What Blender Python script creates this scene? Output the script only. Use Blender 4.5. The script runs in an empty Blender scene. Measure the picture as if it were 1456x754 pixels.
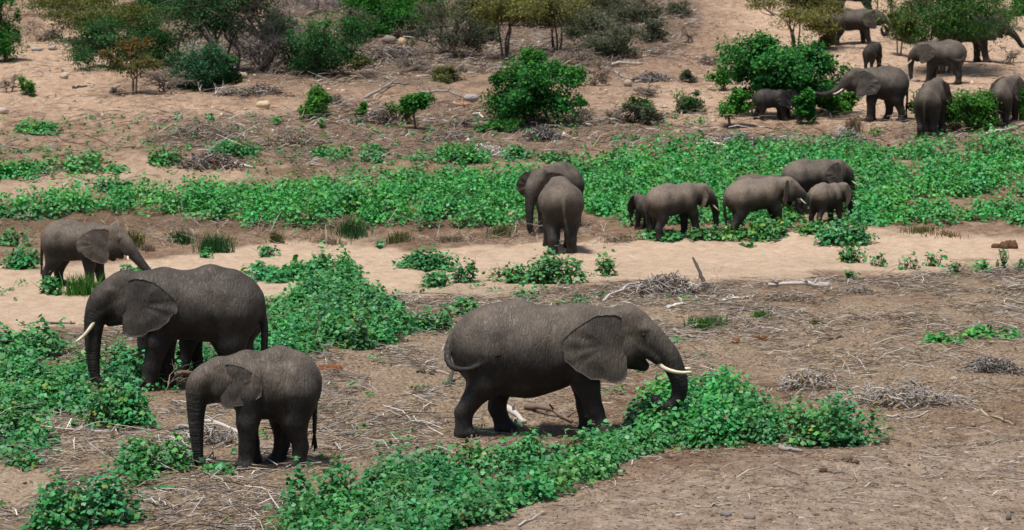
import bpy, math, random
import numpy as np

random.seed(7)
RNG = np.random.default_rng(7)
SC = bpy.context.scene
COL = SC.collection

# ------------------------------------------------------------------ camera
HC, PITCH, F = 8.5, math.radians(5.54), 4044.0        # height, downward pitch, focal length in photo pixels (1456 wide)
cam_d = bpy.data.cameras.new("camera")
cam_d.sensor_width = 36.0
cam_d.lens = F * 36.0 / 1456.0
cam_d.clip_start, cam_d.clip_end = 0.5, 3000.0
cam_d.dof.use_dof = True
cam_d.dof.focus_distance = 56.0
cam_d.dof.aperture_fstop = 3.0
cam = bpy.data.objects.new("camera", cam_d)
cam.location = (0, 0, HC)
cam.rotation_euler = (math.radians(90) - PITCH, 0, 0)
COL.objects.link(cam)
SC.camera = cam

# ------------------------------------------------------------------ sky, sun, exposure (bright overcast, high soft sun)
SUN_EL, SUN_AZ = math.radians(72), math.radians(215)
world = bpy.data.worlds.new("World")
SC.world = world
world.use_nodes = True
wn = world.node_tree.nodes
sky = wn.new("ShaderNodeTexSky")
sky.sky_type = 'NISHITA'
sky.sun_disc = False
sky.sun_elevation = SUN_EL
sky.sun_rotation = SUN_AZ
sky.dust_density = 3.0
world.node_tree.links.new(sky.outputs[0], wn["Background"].inputs[0])
wn["Background"].inputs[1].default_value = 0.05
sun_d = bpy.data.lights.new("sun", 'SUN')
sun_d.energy = 2.7
sun_d.angle = math.radians(10)
sun_d.color = (1.0, 0.95, 0.88)
sun = bpy.data.objects.new("sun", sun_d)
sun.rotation_euler = (math.radians(90) - SUN_EL, 0, math.pi - SUN_AZ)
COL.objects.link(sun)
SC.view_settings.view_transform = 'Standard'
SC.view_settings.look = 'None'
SC.view_settings.exposure = 0.92
SC.view_settings.gamma = 1.0

# ------------------------------------------------------------------ noise
def _hash(ix, iy, seed):
    h = (ix * 374761393 + iy * 668265263 + seed * 974711) & 0xffffffff
    h = ((h ^ (h >> 13)) * 1274126177) & 0xffffffff
    return ((h ^ (h >> 16)) & 0xffff) / 65535.0
def vnoise(x, y, seed=0):
    x = np.asarray(x, float); y = np.asarray(y, float)
    ix = np.floor(x).astype(np.int64); iy = np.floor(y).astype(np.int64)
    fx = x - ix; fy = y - iy
    fx = fx * fx * (3 - 2 * fx); fy = fy * fy * (3 - 2 * fy)
    a = _hash(ix, iy, seed); b = _hash(ix + 1, iy, seed); c = _hash(ix, iy + 1, seed); d = _hash(ix + 1, iy + 1, seed)
    return (a * (1 - fx) + b * fx) * (1 - fy) + (c * (1 - fx) + d * fx) * fy
def fbm(x, y, seed=0, octv=4):
    s = 0; a = 0.5; t = 0
    for i in range(octv):
        s = s + a * vnoise(x * 2 ** i + 17.3 * i, y * 2 ** i - 9.1 * i, seed + i); t += a; a *= 0.5
    return s / t
def sstep(a, b, x):
    t = np.clip((x - a) / (b - a), 0, 1); return t * t * (3 - 2 * t)
def poly_sd(x, y, poly):
    """signed distance, positive inside"""
    x = np.asarray(x, float); y = np.asarray(y, float)
    P = np.array(poly, float); n = len(P)
    d = np.full(x.shape, 1e18); ins = np.zeros(x.shape, bool)
    for i in range(n):
        ax, ay = P[i]; bx, by = P[(i + 1) % n]
        ex, ey = bx - ax, by - ay
        t = np.clip(((x - ax) * ex + (y - ay) * ey) / (ex * ex + ey * ey + 1e-12), 0, 1)
        d = np.minimum(d, (x - ax - t * ex) ** 2 + (y - ay - t * ey) ** 2)
        c = (ay > y) != (by > y)
        if by != ay:
            ins ^= c & (x < (bx - ax) * (y - ay) / (by - ay) + ax)
    return np.where(ins, np.sqrt(d), -np.sqrt(d))

# ------------------------------------------------------------------ terrain height
KD = [-60, 0, 60, 92, 96.5, 98.0, 104, 110, 115, 122, 131, 140, 160, 184, 230, 400, 700]
KZ = [0, 0, 0, 0.02, 0.06, 0.30, 0.85, 1.35, 2.0, 2.86, 3.55, 4.1, 5.3, 7.8, 13, 34, 60]
def profile(d):
    # smoothed by averaging three shifted samples
    return (np.interp(d, KD, KZ) + np.interp(d - 1.2, KD, KZ) + np.interp(d + 1.2, KD, KZ)) / 3
MOUND = [(-1.1, 41.4), (0.6, 44.8), (1.4, 47.1), (2.45, 48.9), (3.6, 49.3), (4.6, 49.9), (7, 50.8), (11, 53), (20, 54), (20, 15), (-8, 15), (-3.2, 38)]
def height(x, y):
    x = np.asarray(x, float); y = np.asarray(y, float)
    left = sstep(2, -6, x)
    z = profile(y - 1.2 * (fbm(x / 6, y / 9, 3, 3) - .5) * sstep(85, 95, y) + 0.0 * left)
    # eroded lip in front of the green band on the left
    z = z + 0.22 * sstep(96.3, 97.4, y + 1.0 * (fbm(x / 3, y / 3, 8, 3) - .5)) * sstep(112, 99, y) * sstep(4, -3, x)
    # pale sand rim on the right
    z = z + 0.28 * np.exp(-((y - 96.5 - .8 * np.sin(x * .35)) / 1.8) ** 2) * sstep(2, 6, x)
    # sand shoulder on the left bank
    z = z + 0.5 * np.exp(-((y - 112 - .12 * (x + 14)) / 2.2) ** 2) * sstep(-7.5, -11, x)
    z = z + (fbm(x / 7, y / 10, 11, 3) - .5) * (0.25 + 0.5 * sstep(118, 150, y))
    z = z + (fbm(x / 2.6, y / 4.5, 31, 3) - .5) * 0.55 * sstep(116, 128, y)
    z = z + (fbm(x / 1.1, y / 1.5, 12, 3) - .5) * (0.10 + 0.10 * sstep(85, 90, y))
    z = z + (fbm(x / .35, y / .45, 13, 2) - .5) * 0.045
    m = sstep(-1.1, 0.25, poly_sd(x + .35 * (fbm(x * 1.2, y * 1.2, 5, 2) - .5), y, MOUND)) * (0.53 - 0.29 * sstep(4, 9, x))
    z = z + m
    # footprints and scuffs in the sand and dirt
    q = vnoise(x * 2.3, y * 1.9, 44)
    z = z - 0.07 * sstep(.70, .86, q) + .03 * (vnoise(x * 4.3, y * 3.1, 45) - .5)
    return z
def heightf(x, y): return float(height(np.array([x]), np.array([y]))[0])

CP, SP = math.cos(PITCH), math.sin(PITCH)
def ray(px, py):
    u = (px - 728) / F; v = (377 - py) / F
    return np.array([u, CP + v * SP, -SP + v * CP])
def ground_at(px, py):
    """where the sight line through a photo pixel meets the ground"""
    r = ray(px, py)
    t = np.arange(38, 420, 0.2)
    P = r[None] * t[:, None]; P[:, 2] += HC
    f = P[:, 2] - height(P[:, 0], P[:, 1])
    k = np.argmax(f < 0) if (f < 0).any() else len(t) - 1
    return P[k, 0], P[k, 1], heightf(P[k, 0], P[k, 1])
def grounds(px, py):
    px = np.asarray(px, float); py = np.asarray(py, float)
    u = (px - 728) / F; v = (377 - py) / F
    dx, dy, dz = u, CP + v * SP, -SP + v * CP
    t = np.full(px.shape, 38.0); done = np.zeros(px.shape, bool)
    for s in np.arange(38, 330, 0.4):
        hit = (HC + dz * s - height(dx * s, dy * s)) < 0
        t = np.where(done, t, s); done |= hit
        if done.all(): break
    return dx * t, dy * t
def project(x, y, z):
    d = y * CP - (z - HC) * SP
    return 728 + F * x / d, 377 - F * (y * SP + (z - HC) * CP) / d
def pxm(y): return F / y                    # photo pixels per metre at distance y

# ------------------------------------------------------------------ mesh helpers
def mesh_from(name, V, faces, mat=None, smooth=False, attrs=None, mats=None):
    """faces: list of (n,3) / (n,4) int arrays"""
    me = bpy.data.meshes.new(name)
    V = np.ascontiguousarray(V, np.float32)
    me.vertices.add(len(V)); me.vertices.foreach_set("co", V.ravel())
    faces = [f for f in faces if len(f)]
    idx = np.concatenate([f.ravel() for f in faces]).astype(np.int32)
    cnt = np.concatenate([np.full(len(f), f.shape[1]) for f in faces]).astype(np.int32)
    st = np.concatenate([[0], np.cumsum(cnt)[:-1]]).astype(np.int32)
    me.loops.add(len(idx)); me.loops.foreach_set("vertex_index", idx)
    me.polygons.add(len(cnt)); me.polygons.foreach_set("loop_start", st)
    me.update(calc_edges=True)
    if smooth: me.polygons.foreach_set("use_smooth", np.ones(len(cnt), bool))
    for k, a in (attrs or {}).items():
        a = np.ascontiguousarray(a, np.float32)
        if a.ndim == 1:
            at = me.attributes.new(k, 'FLOAT', 'POINT'); at.data.foreach_set("value", a)
        else:
            if a.shape[1] == 3: a = np.concatenate([a, np.ones((len(a), 1), np.float32)], 1)
            at = me.attributes.new(k, 'FLOAT_COLOR', 'POINT'); at.data.foreach_set("color", np.ascontiguousarray(a, np.float32).ravel())
    if mat: me.materials.append(mat)
    return me
def link(name, me, parent=None, loc=None, rot=None, **props):
    o = bpy.data.objects.new(name, me)
    COL.objects.link(o)
    if parent is not None: o.parent = parent
    if loc is not None: o.location = loc
    if rot is not None: o.rotation_euler = rot
    for k, v in props.items():
        if v: o[k] = v
    return o

class Soup:
    """collects vertices, faces and a colour per vertex"""
    def __init__(s): s.V = []; s.F = []; s.C = []; s.n = 0
    def add(s, V, F, C):
        V = np.asarray(V, float); F = np.asarray(F, int)
        if len(V) == 0: return
        s.V.append(V); s.F.append(F + s.n); s.n += len(V)
        C = np.asarray(C, float)
        s.C.append(np.broadcast_to(C, (len(V), 3)) if C.ndim == 1 else C)
    def mesh(s, name, mat, smooth=False):
        F3 = [f for f in s.F if f.shape[1] == 3]; F4 = [f for f in s.F if f.shape[1] == 4]
        fs = []
        if F3: fs.append(np.concatenate(F3))
        if F4: fs.append(np.concatenate(F4))
        return mesh_from(name, np.concatenate(s.V), fs, mat, smooth, {"Col": np.concatenate(s.C)})

def tube(P, R, sides=6, cap=True):
    P = np.asarray(P, float); R = np.broadcast_to(np.asarray(R, float), (len(P),))
    T = np.gradient(P, axis=0); T /= np.linalg.norm(T, axis=1)[:, None] + 1e-9
    up = np.array([0, 0, 1.0]) if abs(T[0][2]) < .9 else np.array([1.0, 0, 0])
    V = []
    for i in range(len(P)):
        a = np.cross(T[i], up); a /= np.linalg.norm(a) + 1e-9; b = np.cross(T[i], a); up = np.cross(a, T[i])
        ang = np.arange(sides) * 2 * math.pi / sides
        V.append(P[i] + R[i] * (np.cos(ang)[:, None] * a + np.sin(ang)[:, None] * b))
    V = np.concatenate(V); F = []
    for i in range(len(P) - 1):
        for j in range(sides):
            k = (j + 1) % sides
            F.append([i * sides + j, i * sides + k, (i + 1) * sides + k, (i + 1) * sides + j])
    if cap:
        n = len(V); V = np.vstack([V, P[0], P[-1]]); m = (len(P) - 1) * sides
        for j in range(sides):
            k = (j + 1) % sides
            F.append([n, k, j, j]); F.append([n + 1, m + j, m + k, m + k])
        # triangles stored separately
    Fq = [f for f in F if f[2] != f[3]]; Ft = [f[:3] for f in F if f[2] == f[3]]
    return V, np.array(Fq, int), (np.array(Ft, int) if Ft else np.zeros((0, 3), int))
def add_tube(soup, P, R, col, sides=6):
    V, Q, T = tube(P, R, sides, sides > 4)
    col = np.asarray(col, float)
    n = soup.n
    soup.add(V, Q, col)
    if len(T):
        soup.F.append(T + n)

# ------------------------------------------------------------------ materials
def new_mat(name):
    m = bpy.data.materials.new(name); m.use_nodes = True
    return m, m.node_tree.nodes, m.node_tree.links, m.node_tree.nodes["Principled BSDF"]
def N(nodes, t, **kw):
    n = nodes.new(t)
    for k, v in kw.items(): setattr(n, k, v)
    return n
def ramp(nodes, stops):
    r = nodes.new("ShaderNodeValToRGB"); e = r.color_ramp.elements
    while len(e) < len(stops): e.new(0.5)
    for i, (p, c) in enumerate(stops):
        e[i].position = p; e[i].color = (*c, 1) if len(c) == 3 else c
    return r
def col_mat(name, rough=.6, spec=.3, transl=0.0, bump=None):
    m, nd, lk, b = new_mat(name)
    a = N(nd, "ShaderNodeAttribute", attribute_name="Col")
    lk.new(a.outputs["Color"], b.inputs["Base Color"])
    b.inputs["Roughness"].default_value = rough
    b.inputs["Specular IOR Level"].default_value = spec
    if transl:
        t = N(nd, "ShaderNodeBsdfTranslucent"); mx = N(nd, "ShaderNodeMixShader"); mx.inputs[0].default_value = transl
        hs = N(nd, "ShaderNodeMixRGB", blend_type='MULTIPLY'); hs.inputs[0].default_value = 1; hs.inputs[2].default_value = (1.3, 1.4, .5, 1)
        lk.new(a.outputs["Color"], hs.inputs[1]); lk.new(hs.outputs[0], t.inputs[0])
        lk.new(b.outputs[0], mx.inputs[1]); lk.new(t.outputs[0], mx.inputs[2])
        lk.new(mx.outputs[0], nd["Material Output"].inputs[0])
    if bump:
        tc = N(nd, "ShaderNodeTexCoord"); no = N(nd, "ShaderNodeTexNoise"); no.inputs["Scale"].default_value = bump[0]; no.inputs["Detail"].default_value = 4
        bp = N(nd, "ShaderNodeBump"); bp.inputs["Distance"].default_value = bump[1]; bp.inputs["Strength"].default_value = .8
        lk.new(tc.outputs["Object"], no.inputs["Vector"]); lk.new(no.outputs[0], bp.inputs["Height"]); lk.new(bp.outputs[0], b.inputs["Normal"])
    return m
M_LEAF = col_mat("leaf", .50, .32, .18)
M_BUSH = col_mat("bush_leaf", .65, .15, .25)
M_STEM = col_mat("stem", .7, .2)
M_BARK = col_mat("bark", .85, .15, 0, (30, .02))
M_WOOD = col_mat("dead_wood", .85, .2, 0, (25, .02))
M_TWIG = col_mat("twig", .85, .15)
M_STONE = col_mat("stone", .9, .15, 0, (14, .03))
M_DUNG = col_mat("dung", .95, .05, 0, (40, .03))
M_GRASS = col_mat("grass", .65, .25, .2)
# ------------------------------------------------------------------ ground sheet
SAND = [(-60, 372), (60, 378), (140, 378), (250, 362), (400, 346), (560, 352), (640, 356), (760, 347), (860, 343), (930, 340), (1030, 335), (1160, 324),
        (1300, 328), (1520, 330), (1520, 362), (1300, 388), (1180, 392), (1000, 402), (900, 402), (800, 404), (700, 420), (600, 412), (530, 425),
        (470, 400), (400, 425), (250, 452), (120, 470), (40, 470), (-60, 455)]
SAND2 = [(-60, 262), (90, 248), (190, 222), (330, 232), (360, 250), (230, 270), (120, 276), (-60, 296)]
SAND3 = [(-60, 668), (40, 665), (75, 690), (30, 720), (-60, 725)]
PALE = [(830, 150), (1000, 120), (1060, 80), (1030, 0), (1500, -40), (1500, 120), (1250, 190), (1000, 175), (850, 175)]
DUFF = [(225, 20), (300, 115), (480, 125), (560, 118), (700, 112), (880, 100), (960, 80), (1000, 40), (960, -60), (225, -60)]
DUFF2 = [(210, 170), (450, 162), (500, 145), (680, 150), (850, 160), (1000, 180), (1150, 178), (1500, 178), (1500, 214), (1000, 208), (700, 235), (430, 236), (210, 208)]
STRAW = [(60, 560), (240, 560), (380, 520), (520, 470), (640, 420), (900, 410), (1180, 398), (1500, 400), (1500, 560), (1260, 620), (1100, 560), (880, 540), (640, 660), (400, 720), (200, 770), (-60, 770), (-60, 640)]
PALE2 = [(-60, 90), (60, 40), (110, 30), (230, 60), (130, 140), (440, 150), (470, 175), (240, 165), (-60, 170)]
def build_ground():
    D = [-60, -20, 5, 20, 30, 36]
    d = 40.0
    while d < 134: D.append(d); d *= 1.0023
    while d < 240: D.append(d); d *= 1.0042
    while d < 900: D.append(d); d *= 1.04
    D = np.array(D)
    U = np.concatenate([[-6, -2, -.9, -.5, -.32, -.25], np.linspace(-.215, .215, 300), [.25, .32, .5, .9, 2, 6]])
    dd, uu = np.meshgrid(D, U, indexing='ij')
    X = uu * np.maximum(dd, 36); Y = dd
    Z = height(X, Y)
    nx, ny = X.shape
    print("ground", nx * ny)
    I = np.arange(nx * ny).reshape(nx, ny)
    Q = np.stack([I[:-1, :-1], I[:-1, 1:], I[1:, 1:], I[1:, :-1]], -1).reshape(-1, 4)
    x, y, z = X.ravel(), Y.ravel(), Z.ravel()
    yy = np.maximum(y, 30)
    px, py = project(x, yy, z)
    nz = (fbm(x / 1.6, y / 2.5, 21, 4) - .5)
    def m(poly, w, k): return sstep(-w, w, poly_sd(px, py, poly) + nz * k)
    sand = np.maximum(m(SAND, 7, 40), m(SAND3, 10, 30) * .7)
    sand = np.maximum(sand, m(SAND2, 8, 20) * .55)
    back = sstep(250, 205, py)
    pale = back * np.maximum(m(PALE, 25, 80) * .9, m(PALE2, 22, 70) * .8)
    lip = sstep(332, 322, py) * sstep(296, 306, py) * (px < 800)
    near = sstep(640, 700, py + (px - 1000) * .12) * sstep(600, 760, px)
    duff = np.maximum(m(DUFF, 22, 90), m(DUFF2, 14, 60) * .75); straw = m(STRAW, 30, 120)
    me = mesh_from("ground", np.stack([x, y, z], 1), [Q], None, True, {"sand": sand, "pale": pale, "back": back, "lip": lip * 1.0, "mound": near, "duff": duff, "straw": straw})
    mt, nd, lk, b = new_mat("ground_earth")
    me.materials.append(mt)
    tc = N(nd, "ShaderNodeTexCoord")
    def noise(scale, detail=5, rough=.6, sx=1, sy=1):
        mp = N(nd, "ShaderNodeMapping"); mp.inputs["Scale"].default_value = (sx, sy, 1)
        lk.new(tc.outputs["Object"], mp.inputs[0])
        n = N(nd, "ShaderNodeTexNoise"); n.inputs["Scale"].default_value = scale; n.inputs["Detail"].default_value = detail; n.inputs["Roughness"].default_value = rough
        lk.new(mp.outputs[0], n.inputs["Vector"]); return n
    def mix(f, a, bb, mode='MIX'):
        mx = N(nd, "ShaderNodeMixRGB", blend_type=mode)
        for i, v in enumerate((f, a, bb)):
            if isinstance(v, (int, float)): mx.inputs[i].default_value = v
            elif isinstance(v, tuple): mx.inputs[i].default_value = (*v, 1)
            else: lk.new(v, mx.inputs[i])
        return mx.outputs[0]
    def attr(n): return N(nd, "ShaderNodeAttribute", attribute_name=n).outputs["Fac"]
    def mth(op, a, bb):
        q = N(nd, "ShaderNodeMath", operation=op, use_clamp=True)
        for i, v in enumerate((a, bb)):
            if isinstance(v, (int, float)): q.inputs[i].default_value = v
            else: lk.new(v, q.inputs[i])
        return q.outputs[0]
    big = noise(.45, 6, .65, 1, .8); mid = noise(2.4, 6, .7, 1, .75); fine = noise(13, 6, .75, 1, .7); grit = noise(55, 3, .6)
    r1 = ramp(nd, [(.28, (.14, .085, .058)), (.45, (.25, .17, .12)), (.58, (.33, .25, .185)), (.74, (.42, .34, .27))]); lk.new(mid.outputs[0], r1.inputs[0])
    r2 = ramp(nd, [(.35, (.62, .56, .52)), (.5, (1, 1, 1)), (.68, (1.25, 1.22, 1.2))]); lk.new(fine.outputs[0], r2.inputs[0])
    r3 = ramp(nd, [(.35, (.72, .66, .62)), (.55, (1, 1, 1)), (.7, (1.12, 1.1, 1.1))]); lk.new(big.outputs[0], r3.inputs[0])
    base = mix(1.0, r1.outputs[0], r3.outputs[0], 'MULTIPLY')
    rs = ramp(nd, [(.3, (.47, .35, .255)), (.5, (.60, .46, .35)), (.7, (.69, .55, .44))]); lk.new(mid.outputs[0], rs.inputs[0])
    sf = mth('MULTIPLY', attr("sand"), 1.0)
    base = mix(sf, base, rs.outputs[0])
    rp = ramp(nd, [(.33, (.20, .135, .10)), (.5, (.38, .265, .195)), (.66, (.50, .37, .28))]); lk.new(mid.outputs[0], rp.inputs[0])
    base = mix(mth('MULTIPLY', attr("back"), .6), base, rp.outputs[0])
    rq = ramp(nd, [(.3, (.36, .24, .17)), (.5, (.52, .38, .28)), (.66, (.62, .48, .38))]); lk.new(mid.outputs[0], rq.inputs[0])
    base = mix(attr("pale"), base, rq.outputs[0])
    rd = ramp(nd, [(.32, (.075, .058, .048)), (.5, (.15, .115, .092)), (.68, (.30, .225, .17))]); lk.new(fine.outputs[0], rd.inputs[0])
    base = mix(mth('MULTIPLY', attr("duff"), .85), base, rd.outputs[0])
    st = ramp(nd, [(.34, (.12, .09, .068)), (.46, (.28, .22, .165)), (.56, (.45, .37, .28)), (.7, (.60, .52, .41))]); lk.new(fine.outputs[0], st.inputs[0])
    base = mix(mth('MULTIPLY', attr("straw"), .6), base, st.outputs[0])
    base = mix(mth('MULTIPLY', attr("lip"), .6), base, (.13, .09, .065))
    rm = ramp(nd, [(.3, (.27, .205, .16)), (.5, (.42, .335, .27)), (.7, (.56, .46, .38))]); lk.new(mid.outputs[0], rm.inputs[0])
    base = mix(mth('MULTIPLY', attr("mound"), .85), base, rm.outputs[0])
    inv = mth('SUBTRACT', 1.0, mth('MULTIPLY', attr("sand"), .65))
    base = mix(inv, base, mix(1.0, base, r2.outputs[0], 'MULTIPLY'))
    base = mix(1.0, base, (1.06, 1.04, .99), 'MULTIPLY')
    lk.new(base, b.inputs["Base Color"])
    b.inputs["Roughness"].default_value = .95; b.inputs["Specular IOR Level"].default_value = .1
    h1 = N(nd, "ShaderNodeMath", operation='MULTIPLY_ADD'); h1.inputs[1].default_value = .35
    lk.new(grit.outputs[0], h1.inputs[0]); lk.new(fine.outputs[0], h1.inputs[2])
    bp = N(nd, "ShaderNodeBump"); bp.inputs["Strength"].default_value = .9; bp.inputs["Distance"].default_value = .15
    lk.new(h1.outputs[0], bp.inputs["Height"]); lk.new(bp.outputs[0], b.inputs["Normal"])
    link("ground", me, kind="structure")
build_ground()
# ------------------------------------------------------------------ elephants
def skin_mat():
    m, nd, lk, b = new_mat("elephant_skin")
    tc = N(nd, "ShaderNodeTexCoord")
    oi = N(nd, "ShaderNodeObjectInfo")
    dust = N(nd, "ShaderNodeTexNoise"); dust.inputs["Scale"].default_value = 2.2; dust.inputs["Detail"].default_value = 6; dust.inputs["Roughness"].default_value = .65
    lk.new(tc.outputs["Object"], dust.inputs["Vector"])
    fine = N(nd, "ShaderNodeTexNoise"); fine.inputs["Scale"].default_value = 20; fine.inputs["Detail"].default_value = 4
    lk.new(tc.outputs["Object"], fine.inputs["Vector"])
    r = ramp(nd, [(.34, (.010, .0095, .010)), (.5, (.018, .016, .0155)), (.62, (.034, .029, .025)), (.75, (.07, .056, .045))]); lk.new(dust.outputs[0], r.inputs[0])
    top = N(nd, "ShaderNodeAttribute", attribute_name="dust")           # brown dusting on back and ears, with light from above painted in
    md = N(nd, "ShaderNodeMixRGB"); md.inputs[2].default_value = (.18, .145, .112, 1)
    mu = N(nd, "ShaderNodeMath", operation='MULTIPLY'); lk.new(top.outputs["Fac"], mu.inputs[0]); lk.new(dust.outputs[0], mu.inputs[1])
    lk.new(mu.outputs[0], md.inputs[0]); lk.new(r.outputs[0], md.inputs[1])
    f2 = ramp(nd, [(.3, (.88, .88, .88)), (.6, (1.05, 1.05, 1.05))]); lk.new(fine.outputs[0], f2.inputs[0])
    mm = N(nd, "ShaderNodeMixRGB", blend_type='MULTIPLY'); mm.inputs[0].default_value = 1
    lk.new(md.outputs[0], mm.inputs[1]); lk.new(f2.outputs[0], mm.inputs[2])
    lk.new(mm.outputs[0], b.inputs["Base Color"])
    b.inputs["Roughness"].default_value = .62; b.inputs["Specular IOR Level"].default_value = .35
    # wrinkles: warped cells + stretched folds + trunk rings
    wc = N(nd, "ShaderNodeMixRGB", blend_type='ADD'); wc.inputs[0].default_value = .06
    wn_ = N(nd, "ShaderNodeTexNoise"); wn_.inputs["Scale"].default_value = 3.0
    lk.new(tc.outputs["Object"], wn_.inputs["Vector"]); lk.new(tc.outputs["Object"], wc.inputs[1]); lk.new(wn_.outputs["Color"], wc.inputs[2])
    mp = N(nd, "ShaderNodeMapping"); mp.inputs["Rotation"].default_value = (0, math.radians(35), 0); mp.inputs["Scale"].default_value = (24, 13, 9)
    lk.new(wc.outputs[0], mp.inputs[0])
    vo = N(nd, "ShaderNodeTexVoronoi", feature='DISTANCE_TO_EDGE'); vo.inputs["Scale"].default_value = 1.0; lk.new(mp.outputs[0], vo.inputs["Vector"])
    vr = ramp(nd, [(0.0, (.8, .8, .8)), (.3, (1, 1, 1))]); lk.new(vo.outputs["Distance"], vr.inputs[0])
    mp2 = N(nd, "ShaderNodeMapping"); mp2.inputs["Rotation"].default_value = (0, math.radians(25), 0); mp2.inputs["Scale"].default_value = (17, 9, 2.6); lk.new(wc.outputs[0], mp2.inputs[0])
    n2 = N(nd, "ShaderNodeTexNoise"); n2.inputs["Scale"].default_value = 1.0; n2.inputs["Detail"].default_value = 5; lk.new(mp2.outputs[0], n2.inputs["Vector"])
    ring = N(nd, "ShaderNodeAttribute", attribute_name="ring")
    s = N(nd, "ShaderNodeMath", operation='SINE'); lk.new(ring.outputs["Fac"], s.inputs[0])
    rm = N(nd, "ShaderNodeAttribute", attribute_name="ringmask")
    rr = N(nd, "ShaderNodeMath", operation='MULTIPLY'); lk.new(s.outputs[0], rr.inputs[0]); lk.new(rm.outputs["Fac"], rr.inputs[1])
    a1 = N(nd, "ShaderNodeMath", operation='MULTIPLY_ADD'); a1.inputs[1].default_value = .9; 
    sb = N(nd, "ShaderNodeMath", operation='SUBTRACT'); sb.inputs[1].default_value = .5; lk.new(n2.outputs[0], sb.inputs[0])
    ab = N(nd, "ShaderNodeMath", operation='ABSOLUTE'); lk.new(sb.outputs[0], ab.inputs[0])
    cr = ramp(nd, [(0, (0, 0, 0)), (.09, (1, 1, 1))]); lk.new(ab.outputs[0], cr.inputs[0]); lk.new(cr.outputs[0], a1.inputs[0]); lk.new(vr.outputs[0], a1.inputs[2])
    a2 = N(nd, "ShaderNodeMath", operation='MULTIPLY_ADD'); a2.inputs[1].default_value = .32; lk.new(rr.outputs[0], a2.inputs[0]); lk.new(a1.outputs[0], a2.inputs[2])
    bp = N(nd, "ShaderNodeBump"); bp.inputs["Strength"].default_value = 1.0; bp.inputs["Distance"].default_value = .0095
    lk.new(a2.outputs[0], bp.inputs["Height"]); lk.new(bp.outputs[0], b.inputs["Normal"])
    return m
M_SKIN = skin_mat()
def plain(name, c, rough, spec=.5):
    m, nd, lk, b = new_mat(name)
    n = N(nd, "ShaderNodeTexNoise"); n.inputs["Scale"].default_value = 9
    tc = N(nd, "ShaderNodeTexCoord"); lk.new(tc.outputs["Object"], n.inputs["Vector"])
    r = ramp(nd, [(.3, tuple(v * .75 for v in c)), (.65, c)]); lk.new(n.outputs[0], r.inputs[0]); lk.new(r.outputs[0], b.inputs["Base Color"])
    b.inputs["Roughness"].default_value = rough; b.inputs["Specular IOR Level"].default_value = spec
    return m
M_TUSK = plain("ivory", (.74, .66, .50), .35)
M_EYE = plain("eye", (.02, .014, .01), .12)
M_HAIR = plain("tail_hair", (.02, .018, .018), .7, .2)
M_NAIL = plain("toenail", (.15, .13, .105), .55)

def rotm(pitch, yaw, roll=0):
    cy, sy = math.cos(yaw), math.sin(yaw); cp, sp = math.cos(pitch), math.sin(pitch); cr, sr = math.cos(roll), math.sin(roll)
    Rz = np.array([[cy, -sy, 0], [sy, cy, 0], [0, 0, 1]]); Ry = np.array([[cp, 0, sp], [0, 1, 0], [-sp, 0, cp]]); Rx = np.array([[1, 0, 0], [0, cr, -sr], [0, sr, cr]])
    return Rz @ Ry @ Rx

class Field:
    def __init__(s, lo, hi, h):
        s.lo = np.array(lo, float); s.h = h
        s.n = np.ceil((np.array(hi) - s.lo) / h).astype(int) + 1
        s.ax = [(s.lo[i] + h * np.arange(s.n[i])).astype(np.float32) for i in range(3)]
        s.g = np.full(s.n, 1.0, np.float32)
    def box(s, c0, c1, pad):
        i0 = np.maximum(((np.array(c0) - pad - s.lo) / s.h).astype(int), 0); i1 = np.minimum(((np.array(c1) + pad - s.lo) / s.h).astype(int) + 2, s.n)
        sl = tuple(slice(a, b) for a, b in zip(i0, i1))
        X, Y, Z = np.meshgrid(s.ax[0][sl[0]], s.ax[1][sl[1]], s.ax[2][sl[2]], indexing='ij', sparse=True)
        return sl, X, Y, Z
    def smin(s, sl, d, k):
        a = s.g[sl]
        if a.size == 0: return
        hh = np.maximum(k - np.abs(a - d), 0) / k
        s.g[sl] = np.minimum(a, d) - hh * hh * k * .25
    def ell(s, c, r, R=None, k=.15):
        c = np.array(c, float); r = np.array(r, float); m = r.max()
        sl, X, Y, Z = s.box(c - m, c + m, k + .08)
        if R is None: R = np.eye(3)
        x, y, z = X - c[0], Y - c[1], Z - c[2]
        q = [(R[0, i] * x + R[1, i] * y + R[2, i] * z) for i in range(3)]
        k0 = np.sqrt((q[0] / r[0]) ** 2 + (q[1] / r[1]) ** 2 + (q[2] / r[2]) ** 2)
        k1 = np.sqrt((q[0] / r[0] ** 2) ** 2 + (q[1] / r[1] ** 2) ** 2 + (q[2] / r[2] ** 2) ** 2) + 1e-6
        s.smin(sl, (k0 * (k0 - 1) / k1).astype(np.float32), k)
    def cone(s, a, b, ra, rb, k=.12, flat=None):
        a = np.array(a, float); b = np.array(b, float); m = max(ra, rb)
        sl, X, Y, Z = s.box(np.minimum(a, b) - m, np.maximum(a, b) + m, k + .05)
        ba = b - a; L2 = ba @ ba + 1e-9
        x, y, z = X - a[0], Y - a[1], Z - a[2]
        t = np.clip((x * ba[0] + y * ba[1] + z * ba[2]) / L2, 0, 1)
        d = np.sqrt((x - t * ba[0]) ** 2 + (y - t * ba[1]) ** 2 + (z - t * ba[2]) ** 2) - (ra + (rb - ra) * t)
        s.smin(sl, d.astype(np.float32), k)
    def chain(s, P, R, k=.06):
        for i in range(len(P) - 1): s.cone(P[i], P[i + 1], R[i], R[i + 1], k)

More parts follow.
